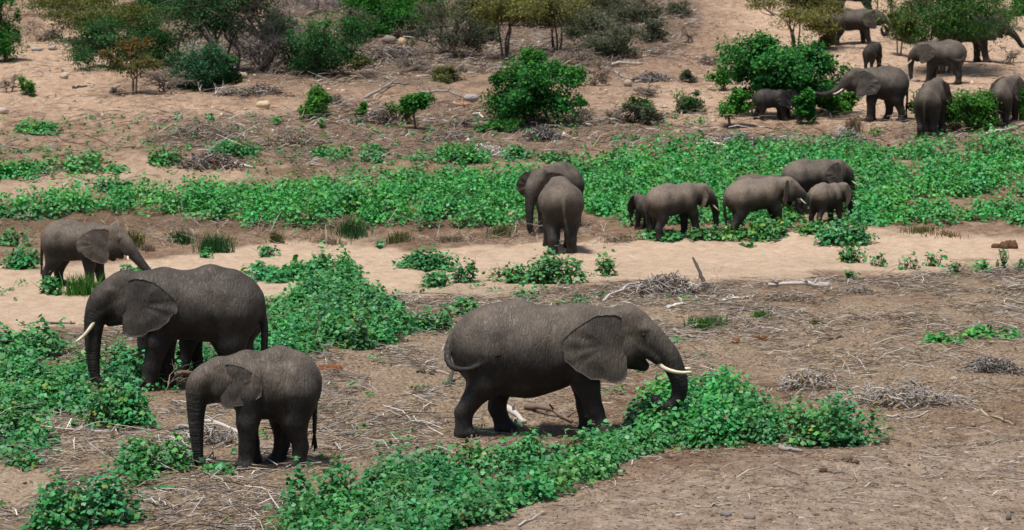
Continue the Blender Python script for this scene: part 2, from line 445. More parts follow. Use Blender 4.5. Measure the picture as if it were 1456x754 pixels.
def surface(g, lo, h):
    """surface nets"""
    ins = g < 0
    nx, ny, nz = g.shape
    c = np.zeros((nx - 1, ny - 1, nz - 1), np.int8)
    for dx in (0, 1):
        for dy in (0, 1):
            for dz in (0, 1): c += ins[dx:nx - 1 + dx, dy:ny - 1 + dy, dz:nz - 1 + dz]
    act = (c > 0) & (c < 8)
    I, J, K = np.nonzero(act)
    idx = np.full(act.shape, -1, np.int64); idx[I, J, K] = np.arange(len(I))
    S = np.zeros((len(I), 3)); W = np.zeros(len(I))
    cor = [(a, b, d) for a in (0, 1) for b in (0, 1) for d in (0, 1)]
    for p in cor:
        for ax in range(3):
            if p[ax] == 0:
                q = list(p); q[ax] = 1
                v0 = g[I + p[0], J + p[1], K + p[2]]; v1 = g[I + q[0], J + q[1], K + q[2]]
                cr = (v0 < 0) != (v1 < 0)
                t = np.where(cr, v0 / np.where(cr, v0 - v1, 1), 0)
                pt = np.tile(np.array(p, float), (len(I), 1)); pt[:, ax] += t
                S += pt * cr[:, None]; W += cr
    V = (np.stack([I, J, K], 1) + S / W[:, None]) * h + lo
    Q = []
    for ax in range(3):
        o1, o2 = [(1, 2), (2, 0), (0, 1)][ax]
        sh = [slice(1, -1)] * 3; sh[ax] = slice(0, -1); sh2 = [slice(1, -1)] * 3; sh2[ax] = slice(1, None)
        A = ins[tuple(sh)]; B = ins[tuple(sh2)]
        e = np.nonzero(A != B)
        P = [e[0].copy(), e[1].copy(), e[2].copy()]
        for i in range(3):
            if i != ax: P[i] = P[i] + 1
        fl = A[e]
        def cid(d1, d2):
            q = [P[0].copy(), P[1].copy(), P[2].copy()]; q[o1] = q[o1] - d1; q[o2] = q[o2] - d2
            return idx[q[0], q[1], q[2]]
        f = np.stack([cid(1, 1), cid(0, 1), cid(0, 0), cid(1, 0)], 1)
        f = np.where(fl[:, None], f, f[:, ::-1])
        Q.append(f[(f >= 0).all(1)])
    return V, np.concatenate(Q)

def catmull(P, n=5):
    P = np.array(P, float); Q = np.vstack([2 * P[0] - P[1], P, 2 * P[-1] - P[-2]]); out = []
    for i in range(1, len(Q) - 2):
        for t in np.linspace(0, 1, n, endpoint=False):
            a, b, c, d = Q[i - 1], Q[i], Q[i + 1], Q[i + 2]
            out.append(.5 * ((2 * b) + (c - a) * t + (2 * a - 5 * b + 4 * c - d) * t * t + (3 * b - 3 * c + d - a) * t ** 3))
    out.append(Q[-2]); return np.array(out)

EAR = [(0, .0), (-.14, .085), (-.32, .075), (-.52, .02), (-.72, -.10), (-.93, -.27), (-1.04, -.44), (-1.02, -.62), (-.88, -.80), (-.62, -.96), (-.34, -1.09), (-.10, -1.19),
       (.06, -1.16), (.12, -1.02), (.11, -.80), (.07, -.55), (.04, -.30), (.02, -.12)]
TRUNKS = {
 'hang': [(2.38, 1.50), (2.42, 1.15), (2.42, .80), (2.40, .45), (2.36, .20), (2.24, .10)],
 'graze': [(2.50, 1.55), (2.66, 1.22), (2.72, .90), (2.62, .62), (2.40, .55), (2.28, .70)],
 'forward': [(2.58, 1.60), (2.86, 1.38), (3.15, 1.17), (3.45, 1.05), (3.72, 1.00), (3.9, 1.02)],
 'reach': [(2.50, 1.48), (2.74, 1.20), (2.95, .96), (3.18, .74), (3.42, .62), (3.66, .60)],
 'down': [(2.40, 1.35), (2.46, .95), (2.46, .60), (2.46, .30), (2.40, .12), (2.28, .06)],
 'mouth': [(2.46, 1.50), (2.58, 1.15), (2.50, .80), (2.30, .70), (2.18, .90), (2.15, 1.15)],
}
TAILS = {
 'hang': [(-1.46, 0, 2.02), (-1.60, 0, 1.75), (-1.64, .01, 1.35), (-1.64, .02, .95), (-1.63, .02, .70)],
 'long': [(-1.46, 0, 2.02), (-1.62, .02, 1.75), (-1.66, .05, 1.2), (-1.64, .08, .75), (-1.62, .08, .45)],
 'swish': [(-1.46, 0, 2.02), (-1.60, -.10, 1.82), (-1.62, -.30, 1.52), (-1.45, -.55, 1.38), (-1.12, -.66, 1.40), (-.85, -.68, 1.55)],
 'swishl': [(-1.46, 0, 2.02), (-1.60, .10, 1.82), (-1.62, .30, 1.52), (-1.45, .55, 1.38), (-1.12, .66, 1.40), (-.85, .68, 1.50)],
}
def elephant(px, py, hpx, heading, label, voxel=.045, legs=(0, 0, 0, 0), pitch=0, yaw=0, trunk='hang', trunk_side=0, tusk=.6, spread=(.15, .15), tail='hang',
             slim=0.0, head=1.0, short=1.0, ear=1.0, group=None, loc=None, dust_light_k=1.0, nails=False, belly=1.0, drop=0.0, twist=0, scale=None, tuskdrop=.3):
    """px, py: photo position of the ground under the body; hpx: standing height in photo pixels; heading 0 = facing right, 180 = left, 90 = away"""
    if loc is None: X, Y, Z = ground_at(px, py)
    else: X, Y, Z = loc
    S = hpx / pxm(Y) / 2.6 if scale is None else scale
    hd = math.radians(heading)
    root = bpy.data.objects.new("elephant", None); COL.objects.link(root)
    c, s_ = math.cos(hd), math.sin(hd)
    zf = heightf(X + 1.2 * S * c, Y + 1.2 * S * s_); zr = heightf(X - 1.2 * S * c, Y - 1.2 * S * s_)
    root.location = (X, Y, (zf + zr) / 2 - .03); root.rotation_euler = (0, -math.atan2(zf - zr, 2.4 * S), hd)
    root["label"] = label; root["category"] = "elephant"; root["group"] = group or "elephants of the herd"
    root.empty_display_size = .3
    fx = short
    h = voxel * (1.12 if voxel < .03 else 1.28) / S
    P = math.radians(pitch); Yw = math.radians(yaw)
    piv = np.array([1.25 * fx, 0, 1.98])
    R = rotm(P, Yw); Ry = rotm(0, Yw)
    def HT(p):
        p = np.atleast_2d(np.array(p, float)); p = p * [1, 1, 1]
        q = (p - [1.25, 0, 1.98]) * head
        return (q @ R.T + piv)
    def h1(p): return HT(p)[0]
    # --- trunk path
    tp = np.array([[a, 0, b] for a, b in (TRUNKS[trunk] if isinstance(trunk, str) else trunk)], float)
    q = (tp - [1.25, 0, 1.98]); q[:, :2] *= head; q[:, 2] *= 1.0
    q[:, 1] += trunk_side * np.linspace(0, 1, len(q)) ** 1.5
    q = q @ Ry.T + piv
    base = [h1((2.02, 0, 2.02)), h1((2.26, 0, 1.80))]
    TP = catmull(np.vstack([base, q]), 4)
    L = np.concatenate([[0], np.cumsum(np.linalg.norm(np.diff(TP, axis=0), axis=1))]); Lt = L / L[-1]
    TR = np.interp(Lt, [0, .12, .3, .5, .75, 1], [.31, .28, .215, .165, .12, .085]) * (.85 + .15 * head)
    tl = np.array(TAILS[tail] if isinstance(tail, str) else tail, float); tl[:, 0] *= fx
    if slim: tl[:, 1] *= (1 - slim)
    ext = np.vstack([TP, tl, [[-1.75 * fx, -.85, -.02], [1.7 * fx, .85, 2.8]], HT([(2.4, .5, 2.6), (2.4, -.5, 1.2)])])
    lo = ext.min(0) - .18; hi = ext.max(0) + .18; lo[2] = -.06
    f = Field(lo, hi, h)
    w = 1 - slim
    # --- trunk of the body
    f.ell((-.28 * fx, 0, 1.76 - drop * .5), (1.28 * fx, .69 * w * belly, .72 + drop * .5), rotm(math.radians(4), 0), .2)
    f.ell((-.88 * fx, 0, 1.75), (.58, .60 * w, .70), rotm(math.radians(-12), 0), .25)
    f.ell((.72 * fx, 0, 1.76), (.58, .56 * w, .68), rotm(math.radians(8), 0), .25)
    f.cone((-.75 * fx, 0, 2.34), (-.25 * fx, 0, 2.42), .17, .17, .30)
    f.cone((-.3 * fx, 0, 2.40), (.35 * fx, 0, 2.27), .17, .15, .28)
    f.cone((.35 * fx, 0, 2.25), (.95 * fx, 0, 2.32), .16, .20, .28)
    f.cone((-1.05 * fx, 0, 2.2), (-1.38 * fx, 0, 1.95), .16, .13, .25)
    # --- neck
    f.cone((.95 * fx, 0, 1.98), h1((1.62, 0, 2.0)), .46 * w + .02, .36, .22)
    f.cone((.95 * fx, 0, 1.74), h1((1.60, 0, 1.72)), .38 * w, .28, .2)
    f.cone((.95 * fx, 0, 2.28), h1((1.66, 0, 2.26)), .20, .19, .2)
    # --- head
    f.ell(h1((1.86, 0, 2.08)), np.array((.37, .33, .37)) * head, R @ rotm(math.radians(20), 0), .12)
    f.ell(h1((1.76, .13, 2.30)), np.array((.24, .17, .18)) * head, R, .12)
    f.ell(h1((1.76, -.13, 2.30)), np.array((.24, .17, .18)) * head, R, .12)
    f.ell(h1((1.90, 0, 1.78)), np.array((.30, .31, .32)) * head, R, .14)
    for s in (1, -1):
        f.ell(h1((2.06, s * .22, 2.08)), np.array((.14, .10, .07)) * head, R, .08)          # brow
        f.ell(h1((1.74, s * .27, 1.68)), np.array((.20, .12, .25)) * head, R, .10)           # cheek
        f.cone(h1((2.10, s * .14, 1.72)), h1((2.32, s * .16, 1.52)), .135 * head, .085 * head, .08)   # tusk sheath
    f.cone(h1((1.80, 0, 1.52)), h1((2.08, 0, 1.40)), .18 * head, .10 * head, .10)            # lower jaw
    f.chain(TP, TR, .05)
    # two lobed tip
    tdir = TP[-1] - TP[-2]; tdir /= np.linalg.norm(tdir) + 1e-9
    f.cone(TP[-1], TP[-1] + tdir * .07, .06, .035, .03)
    # --- legs
    fr, fl, hr, hl = legs
    for s, dx in ((1, fl), (-1, fr)):
        y = s * .36 * (1 - slim * .6); lift = 0.0
        A = np.array([.82 * fx, y * .85, 1.55]); B = np.array([.95 * fx + dx * .30, y, 1.06]); C = np.array([.98 * fx + dx * .68, y, .52]); Dn = np.array([1.02 * fx + dx, y, .12])
        f.cone(A, B, .34, .245, .16); f.cone(B, C, .243, .168, .10); f.cone(C, Dn, .168, .175, .08)
        f.ell(Dn + [.03, 0, -.03], (.225, .205, .15), None, .07)
        f.ell((.70 * fx, y * .95, 1.75), (.36, .20, .50), rotm(math.radians(12), 0), .15)
    for s, dx in ((1, hl), (-1, hr)):
        y = s * .33 * (1 - slim * .6)
        A = np.array([-.88 * fx, y * .85, 1.62]); B = np.array([-.84 * fx + dx * .45, y, 1.05]); C = np.array([-1.12 * fx + dx * .82, y, .50]); Dn = np.array([-1.08 * fx + dx, y, .12])
        f.ell((-.82 * fx, y * .92, 1.38), (.37, .21, .42), rotm(math.radians(-8), 0), .16)
        f.cone(A, B, .42, .275, .18); f.cone(B, C, .272, .165, .12); f.cone(C, Dn, .165, .168, .08)
        f.ell(Dn + [.04, 0, -.03], (.225, .19, .14), None, .07)
    # --- tail
    tq = catmull(tl, 3)
    rr_ = max(.032, h * .75)
    f.chain(tq, np.linspace(.075, rr_, len(tq)), .05)
    # flat soles
    Zg = f.ax[2][None, None, :]
    f.g = np.maximum(f.g, -Zg)
    # gentle unevenness: ribs, folds behind the elbow
    Xg, Yg = f.ax[0][:, None, None], f.ax[1][None, :, None]
    f.g += (.010 * np.sin(Xg * 9 + Zg * 3.1 + np.sin(Zg * 5) * .8) * np.sin(Zg * 4.2 + 1.1) * (np.abs(Xg) < 1.3 * fx)).astype(np.float32)
    side = sstep(.2, .4, np.abs(Yg)).astype(np.float32)
    def gs(x0, z0, rx, rz): return np.exp(-((Xg / fx - x0) / rx) ** 2 - ((Zg - z0) / rz) ** 2)
    f.g += (side * (.055 * gs(-.42, 2.02, .17, .26) + .05 * gs(.42, 1.75, .13, .50) - .035 * gs(-.72, 2.12, .14, .15) - .03 * gs(.80, 1.95, .10, .40) + .03 * gs(-.45, 1.35, .12, .35))).astype(np.float32)
    V, Q = surface(f.g, f.lo, h)
    nb = len(V)
    # ring coordinate along the trunk
    dist = np.full(nb, 9.0); par = np.zeros(nb); frac = np.zeros(nb)
    hm = V[:, 0] > piv[0] - .2
    Vh = V[hm]
    dd = np.full(len(Vh), 9.0); pp = np.zeros(len(Vh)); tt = np.zeros(len(Vh))
    for i in range(len(TP) - 1):
        ba = TP[i + 1] - TP[i]; t = np.clip(((Vh - TP[i]) @ ba) / (ba @ ba), 0, 1)
        d = np.linalg.norm(Vh - TP[i] - t[:, None] * ba, axis=1) - np.interp(L[i], L, TR)
        bt = d < dd; dd = np.where(bt, d, dd); pp = np.where(bt, L[i] + t * (L[i + 1] - L[i]), pp)
    ring = np.zeros(nb); rmask = np.zeros(nb)
    ring[hm] = pp * 105; rmask[hm] = sstep(.06, .0, dd) * sstep(.15, .5, pp)
    # --- ears
    VV, FF = [V], [Q]; n0 = nb
    ea = catmull(EAR + [EAR[0]], 3)[:-1]
    rge = np.random.default_rng(len(label) * 7 + int(px)); ph = rge.uniform(0, 6, 6)
    aa = np.arange(len(ea)) / len(ea) * 2 * math.pi
    ea = ea * [rge.uniform(.88, .98), rge.uniform(.90, 1.0)] + (np.sin(aa * 9 + ph[0]) * .012 + np.sin(aa * 17 + ph[1]) * .009 + np.sin(aa * 4 + ph[2]) * .02)[:, None] * sstep(0, -.3, ea[:, 0])[:, None]
    cen = np.array([-.36, -.50])
    nr = 12
    for s in (1, -1):
        sp = (spread[0] if s > 0 else spread[1]) + .25
        ca, sa = math.cos(sp), math.sin(sp)
        T = []
        for side in (0, 1):
            for r in range(nr + 1):
                t = r / nr
                p = (cen + (ea - cen) * t) * ear * 1.05
                u, v = p[:, 0], p[:, 1]
                back = np.maximum(-u, 0)
                off = .03 + .10 * np.sin(np.clip(back / 1.0, 0, 1) * math.pi) - .05 * back + .016 * np.sin(v * 13 + u * 9 + ph[3]) * np.sin(u * 5 + ph[4]) + .012 * np.sin(np.arctan2(v + .45, u + .15) * 15 + ph[5]) * sstep(.15, .8, back) + .03 * np.sin(u * 8 + 1) * sstep(-.6, -1.1, v)
                off = off
                th = .022 * (1 - t ** 6) + .004
                yy = off - .16 * (v + .35) + (th if side else -th)
                uu = u * ca - yy * sa * (1); y2 = -u * sa + yy * ca
                pt = np.stack([1.70 + uu * 1.10, s * (.325 + y2), 2.28 + v * .96], 1)
                T.append(HT(pt))
        T = np.concatenate(T); m = len(ea); tot = (nr + 1) * m
        F_ = []
        for side in (0, 1):
            for r in range(nr):
                for j in range(m):
                    k2 = (j + 1) % m
                    a, b, c2, d2 = side * tot + r * m + j, side * tot + r * m + k2, side * tot + (r + 1) * m + k2, side * tot + (r + 1) * m + j
                    F_.append([a, b, c2, d2] if (side == 1) == (s > 0) else [d2, c2, b, a])
        for j in range(m):
            k2 = (j + 1) % m; a, b = nr * m + j, nr * m + k2
            F_.append([a, b, tot + b, tot + a] if s > 0 else [tot + a, tot + b, b, a])
        VV.append(T); FF.append(np.array(F_) + n0); n0 += len(T)
    V = np.concatenate(VV)
    ring = np.concatenate([ring, np.zeros(len(V) - nb)]); rmask = np.concatenate([rmask, np.zeros(len(V) - nb)])
    dz = np.zeros(len(V)); dz[:nb] = sstep(1.35, 2.2, V[:nb, 2]) * dust_light_k; dz[nb:] = .6 * dust_light_k  # upper body and ears paler: dusty skin plus painted top light
    if twist:
        a = np.radians(twist) * np.clip((V[:, 0] + .2) / 1.6, 0, 1) ** 1.2
    me = mesh_from("elephant_body", V * S, FF, M_SKIN, True, {"ring": ring, "ringmask": rmask, "dust": dz})
    link("body", me, root)
    # --- eyes
    for s in (1, -1):
        e = h1((2.075, s * .285, 1.985))
        add_blob("eye", e * S, .042 * head * S, M_EYE, root)
    # --- tusks
    if tusk:
        for s in (1, -1):
            k = tusk; td = tuskdrop
            pts = catmull([(2.24, s * .15, 1.62), (2.36, s * .17, 1.44), (2.36 + .22 * k, s * .21, 1.44 - .17 * k - td * .10), (2.36 + .55 * k, s * .25, 1.44 - .31 * k - td * .28), (2.36 + .88 * k, s * .24, 1.44 - .36 * k - td * .42)], 4)
            pts = HT(pts) * S
            so = Soup(); add_tube(so, pts, np.linspace(.055, .052, len(pts)) * np.linspace(1, .35, len(pts)) ** .7 * S, (.7, .6, .5), 10)
            link("tusk", so.mesh("tusk", M_TUSK, True), root)
    # --- tail tuft
    so = Soup(); e0 = tl[-1]; dv = tl[-1] - tl[-2]; dv /= np.linalg.norm(dv)
    rg = np.random.default_rng(len(label))
    for i in range(14):
        d0 = dv + rg.normal(0, .16, 3); pts = [e0 - dv * .06, e0 + d0 * .14, e0 + d0 * .26 + [0, 0, -.03]]
        add_tube(so, np.array(pts) * S, np.array([.022, .018, .004]) * S, (.02, .02, .02), 4)
    link("tail_tuft", so.mesh("tail_tuft", M_HAIR), root)
    if nails:
        for s, dx, x0, y0 in ((1, fl, 1.02, .36), (-1, fr, 1.02, .36), (1, hl, -1.08, .33), (-1, hr, -1.08, .33)):
            for a in (-55, -20, 18, 55):
                aa = math.radians(a); ctr = np.array([x0 * fx + dx + .05 + .20 * math.cos(aa), s * y0 * (1 - slim * .6) + .185 * math.sin(aa), .055])
                add_blob("toenail", ctr * S, np.array([.032, .032, .045]) * S, M_NAIL, root)
    return root
_sph = None
def add_blob(name, c, r, mat, parent):
    global _sph
    if _sph is None:
        V = []; F_ = []
        for i in range(1, 5):
            for j in range(8):
                a = math.pi * i / 5; b = 2 * math.pi * j / 8; V.append((math.sin(a) * math.cos(b), math.sin(a) * math.sin(b), math.cos(a)))
        V += [(0, 0, 1), (0, 0, -1)]
        for i in range(3):
            for j in range(8): F_.append([i * 8 + j, (i + 1) * 8 + j, (i + 1) * 8 + (j + 1) % 8, i * 8 + (j + 1) % 8])
        T = [[32, j, (j + 1) % 8] for j in range(8)] + [[33, 24 + (j + 1) % 8, 24 + j] for j in range(8)]
        _sph = (np.array(V), [np.array(F_), np.array(T)])
    key = name + "_ball"
    me = bpy.data.meshes.get(key) or mesh_from(key, _sph[0], _sph[1], mat, True)
    o = link(name, me, parent, c); o.scale = (r, r, r) if np.isscalar(r) else r
    return o
# ------------------------------------------------------------------ leaves
def leaf_shape(kind):
    if kind == 'lobed':
        o = [(0, 0), (-.50, .16), (-.30, .42), (-.40, .76), (0, 1.0), (.40, .76), (.30, .42), (.50, .16)]
    elif kind == 'mid':
        o = [(0, 0), (-.48, .22), (-.30, .70), (0, 1.0), (.30, .70), (.48, .22)]
    elif kind == 'far':
        o = [(0, 0), (-.42, .45), (0, 1.0), (.42, .45)]
    elif kind == 'slim':
        o = [(0, 0), (-.22, .45), (0, 1.0), (.22, .45)]
    o = np.array(o); n = len(o)
    if kind in ('far', 'slim'):
        V = np.c_[o, [0, .10, -.12, .10]]
        return V, np.array([[0, 2, 1], [0, 3, 2]])
    if kind == 'mid':
        V = np.c_[o, -.25 * (np.abs(o[:, 0]) ** 1.5) - .25 * (o[:, 1] - .4) ** 2]
        return V, np.array([[0, 5, 4], [0, 4, 3], [0, 3, 2], [0, 2, 1]])
    V = np.c_[o, -.25 * (np.abs(o[:, 0]) ** 1.5) - .18 * (o[:, 1] - .4) ** 2]
    V = np.vstack([V, [0, .4, .03]])
    return V, np.array([[n, (i + 1) % n, i] for i in range(n)])
LS = {k: leaf_shape(k) for k in ('lobed', 'mid', 'far', 'slim')}
def add_leaves(soup, P, Nn, size, col, kind, rg):
    """P (n,3) leaf bases, Nn (n,3) normals, size (n,), col (n,3)"""
    n = len(P)
    if n == 0: return
    Nn = Nn / (np.linalg.norm(Nn, axis=1)[:, None] + 1e-9)
    r = rg.normal(size=(n, 3)); T = np.cross(Nn, r); T /= np.linalg.norm(T, axis=1)[:, None] + 1e-9
    B = np.cross(Nn, T)
    S, Fc = LS[kind]
    V = P[:, None] + size[:, None, None] * (T[:, None] * S[None, :, 0:1] + B[:, None] * S[None, :, 1:2] + Nn[:, None] * S[None, :, 2:3])
    F_ = Fc[None] + (np.arange(n) * len(S))[:, None, None]
    soup.add(V.reshape(-1, 3), F_.reshape(-1, 3), np.repeat(col, len(S), 0))
PAL = {
 'leafy': [(0.024, 0.153, 0.041), (0.035, 0.194, 0.055), (0.048, 0.219, 0.069), (0.021, 0.122, 0.033), (0.066, 0.239, 0.069)],
 'leafy2': [(0.029, 0.201, 0.049), (0.041, 0.257, 0.062), (0.059, 0.29, 0.07), (0.026, 0.167, 0.039), (0.078, 0.312, 0.06)],
 'yellow': [(.09, .20, .03), (.13, .24, .04), (.05, .17, .03), (.18, .22, .05)],
 'dark': [(.020, .082, .026), (.028, .112, .030), (.038, .14, .035), (.014, .062, .020)],
 'bluish': [(.030, .110, .055), (.04, .14, .065), (.022, .085, .042)],
 'bright': [(.035, .15, .022), (.055, .20, .025), (.08, .25, .03), (.025, .11, .02)],
 'vivid': [(.018, .12, .022), (.03, .17, .028), (.06, .24, .032), (.014, .085, .018)],
 'olive': [(0.075, 0.094, 0.027), (0.106, 0.125, 0.035), (0.138, 0.156, 0.044), (0.056, 0.075, 0.025)],
 'olivey': [(0.162, 0.169, 0.041), (0.216, 0.203, 0.047), (0.121, 0.135, 0.041)],
 'greygreen': [(0.069, 0.094, 0.056), (0.094, 0.112, 0.069), (0.056, 0.075, 0.05)],
 'rust': [(.20, .09, .03), (.15, .08, .03), (.10, .09, .03)],
 'acacia': [(.032, .105, .020), (.045, .14, .026), (.07, .165, .032), (.022, .075, .018)],
 'teal': [(.016, .11, .030), (.024, .15, .034), (.036, .19, .036), (.012, .08, .022), (.05, .21, .03)],
 'dry': [(.20, .15, .11), (.15, .115, .09), (.26, .2, .15)],
}
def colours(pal, n, rg, yellow=0.0):
    C = np.array(PAL[pal])[rg.integers(0, len(PAL[pal]), n)] * rg.uniform(.8, 1.2, (n, 1))
    if yellow:
        k = rg.random(n) < yellow
        C[k] = np.array(PAL['yellow'])[rg.integers(0, 4, k.sum())]
    if pal in ('leafy', 'leafy2'):
        k = rg.random(n) < .12
        C[k] = np.array([.085, .27, .11]) * rg.uniform(.8, 1.15, (k.sum(), 1))
        k = rg.random(n) < .012
        C[k] = np.array([.12, .11, .05])
    return C
def dome_leaves(soup, cx, cy, R, H, per, size, pal, kind, rg, yellow=0.0):
    """cx, cy, R, H arrays: one leafy mound each"""
    n = len(cx) * per
    k = np.repeat(np.arange(len(cx)), per)
    ph = rg.uniform(0, 2 * math.pi, n); ct = rg.uniform(.0, 1, n) ** .8; st = np.sqrt(1 - ct ** 2)
    r = 1 - .55 * rg.random(n) ** 1.8
    lump = 1 + .22 * np.sin(ph * 3 + k * 1.7) + .15 * np.sin(ph * 5 + k * 2.9)
    dx, dy, dz = np.cos(ph) * st, np.sin(ph) * st, ct
    x = cx[k] + dx * R[k] * r * lump; y = cy[k] + dy * R[k] * r * lump
    z = height(x, y) + np.maximum(dz * H[k] * r * (1 + .18 * rg.normal(size=n)), .0) + .02
    Nn = np.stack([dx * .55, dy * .55 - .12, np.full(n, .9)], 1) + rg.normal(0, .38, (n, 3))
    shade = colours(pal, n, rg, yellow) * (np.array([1.12, 1.08, 1.05]) * rg.uniform(.86, 1.16, (len(cx), 1)) * (1 + rg.normal(0, 1, (len(cx), 3)) * [.22, .07, .12]).clip(.4, 1.8))[k]
    add_leaves(soup, np.stack([x, y, z], 1), Nn, size * rg.uniform(.6, 1.25, n), shade, kind, rg)
def scatter(poly, n_target, rg):
    """world positions under a region given by its corners in the photograph"""
    P = np.array(poly, float)
    gx, gy = grounds(P[:, 0], P[:, 1])
    W = list(zip(gx, gy))
    lo, hi = np.array(W).min(0), np.array(W).max(0)
    out = []
    while sum(len(o) for o in out) < n_target:
        q = rg.uniform(lo, hi, (n_target * 4, 2))
        out.append(q[poly_sd(q[:, 0], q[:, 1], W) > 0])
    q = np.concatenate(out)[:n_target]
    A = abs(sum(W[i][0] * W[(i + 1) % len(W)][1] - W[(i + 1) % len(W)][0] * W[i][1] for i in range(len(W)))) / 2
    return q, A
def poly_area(poly):
    gx, gy = grounds(*np.array(poly, float).T)
    return abs(np.sum(gx * np.roll(gy, -1) - np.roll(gx, -1) * gy)) / 2
def cover(name, label, poly, R, H, dens, per, size, pal, kind, seed, yellow=0.0, hvar=.35, holes=0.0, avoid=()):
    rg = np.random.default_rng(seed)
    n = int(poly_area(poly) * dens) + 1
    q, A = scatter(poly, n, rg)
    if holes:
        q = q[fbm(q[:, 0] / 1.6, q[:, 1] / 2.6, seed, 3) > holes]
    if avoid:
        ppx, ppy = project(q[:, 0], q[:, 1], height(q[:, 0], q[:, 1]))
        for ax, ay, rx, ry in avoid:
            k = ((ppx - ax) / rx) ** 2 + ((ppy - ay) / ry) ** 2 > 1; q = q[k]; ppx = ppx[k]; ppy = ppy[k]
    so = Soup()
    RR = R * rg.uniform(.65, 1.35, len(q)); HH = H * (1 + hvar * rg.normal(size=len(q))).clip(.4, 1.6) * (.75 + .6 * fbm(q[:, 0] / 2, q[:, 1] / 3, seed + 1, 2))
    dome_leaves(so, q[:, 0], q[:, 1], RR, HH, per, size, pal, kind, rg, yellow)
    print("cover", label[:30], "area %.0f" % A, "tris", sum(len(f) for f in so.F))
    link(name, so.mesh(name, M_LEAF), label=label, category="ground cover", kind="stuff")

def leafy_plant(px, py, wpx, hpx, label, pal='leafy', seed=0, open_=0.0, yellow=0.05, name="leafy_plant", cat="plant", group=None, leaf=None):
    """one low broad-leaved plant: stems and foliage; px, py the middle of its foot in the photograph"""
    rg = np.random.default_rng(seed * 13 + 5)
    X, Y, Z = ground_at(px, py); k = pxm(Y); W = wpx / k / 2; H = hpx / k
    near = k > 66; mid = k > 47
    kind = 'lobed' if near else ('mid' if mid else 'far')
    size = leaf or (.098 if near else (.12 if mid else .155))
    m = max(3, int(round(W * 2 / .45)) * 2)
    cx = X + rg.uniform(-1, 1, m) * W * .72; cy = Y + rg.uniform(-.5, .5, m) * max(.5, W) * .8
    edge = 1 - (np.abs(cx - X) / (W + 1e-6)) ** 2 * .5
    R = np.minimum(W * .5, .42) * rg.uniform(.8, 1.2, m) + .02; HH = H * edge * rg.uniform(.75, 1.05, m)
    per = int(np.clip((R.mean() ** 2 * 2 + R.mean() * H) * 3.2 / size ** 2 * (1 - open_), 12, 420))
    so = Soup(); dome_leaves(so, cx, cy, R, HH, per, size, pal, kind, rg, yellow)
    root = link(name, None, loc=(X, Y, Z), label=label, category=cat, group=group)
    V = np.concatenate(so.V); V -= [X, Y, Z]; so.V = [V]; so.F = [np.concatenate(so.F)]; so.C = [np.concatenate(so.C)]
    link("foliage", so.mesh("foliage", M_LEAF), root)
    st = Soup()
    for i in range(min(40, m * 5)):
        j = rg.integers(0, m); b = np.array([cx[j] - X, cy[j] - Y, 0]) * [.8, .8, 1]
        b[2] = heightf(b[0] + X, b[1] + Y) - Z
        d = rg.normal(0, .6, 3) * R[j]; top = b + [d[0], d[1], HH[j] * rg.uniform(.6, .95)]
        midp = (b + top) / 2 + rg.normal(0, .04, 3)
        add_tube(st, [b, midp, top], [.011, .008, .004], np.array((.10, .13, .05)) * rg.uniform(.6, 1.3), 4)
    link("stem", st.mesh("stem", M_STEM), root)
    return root

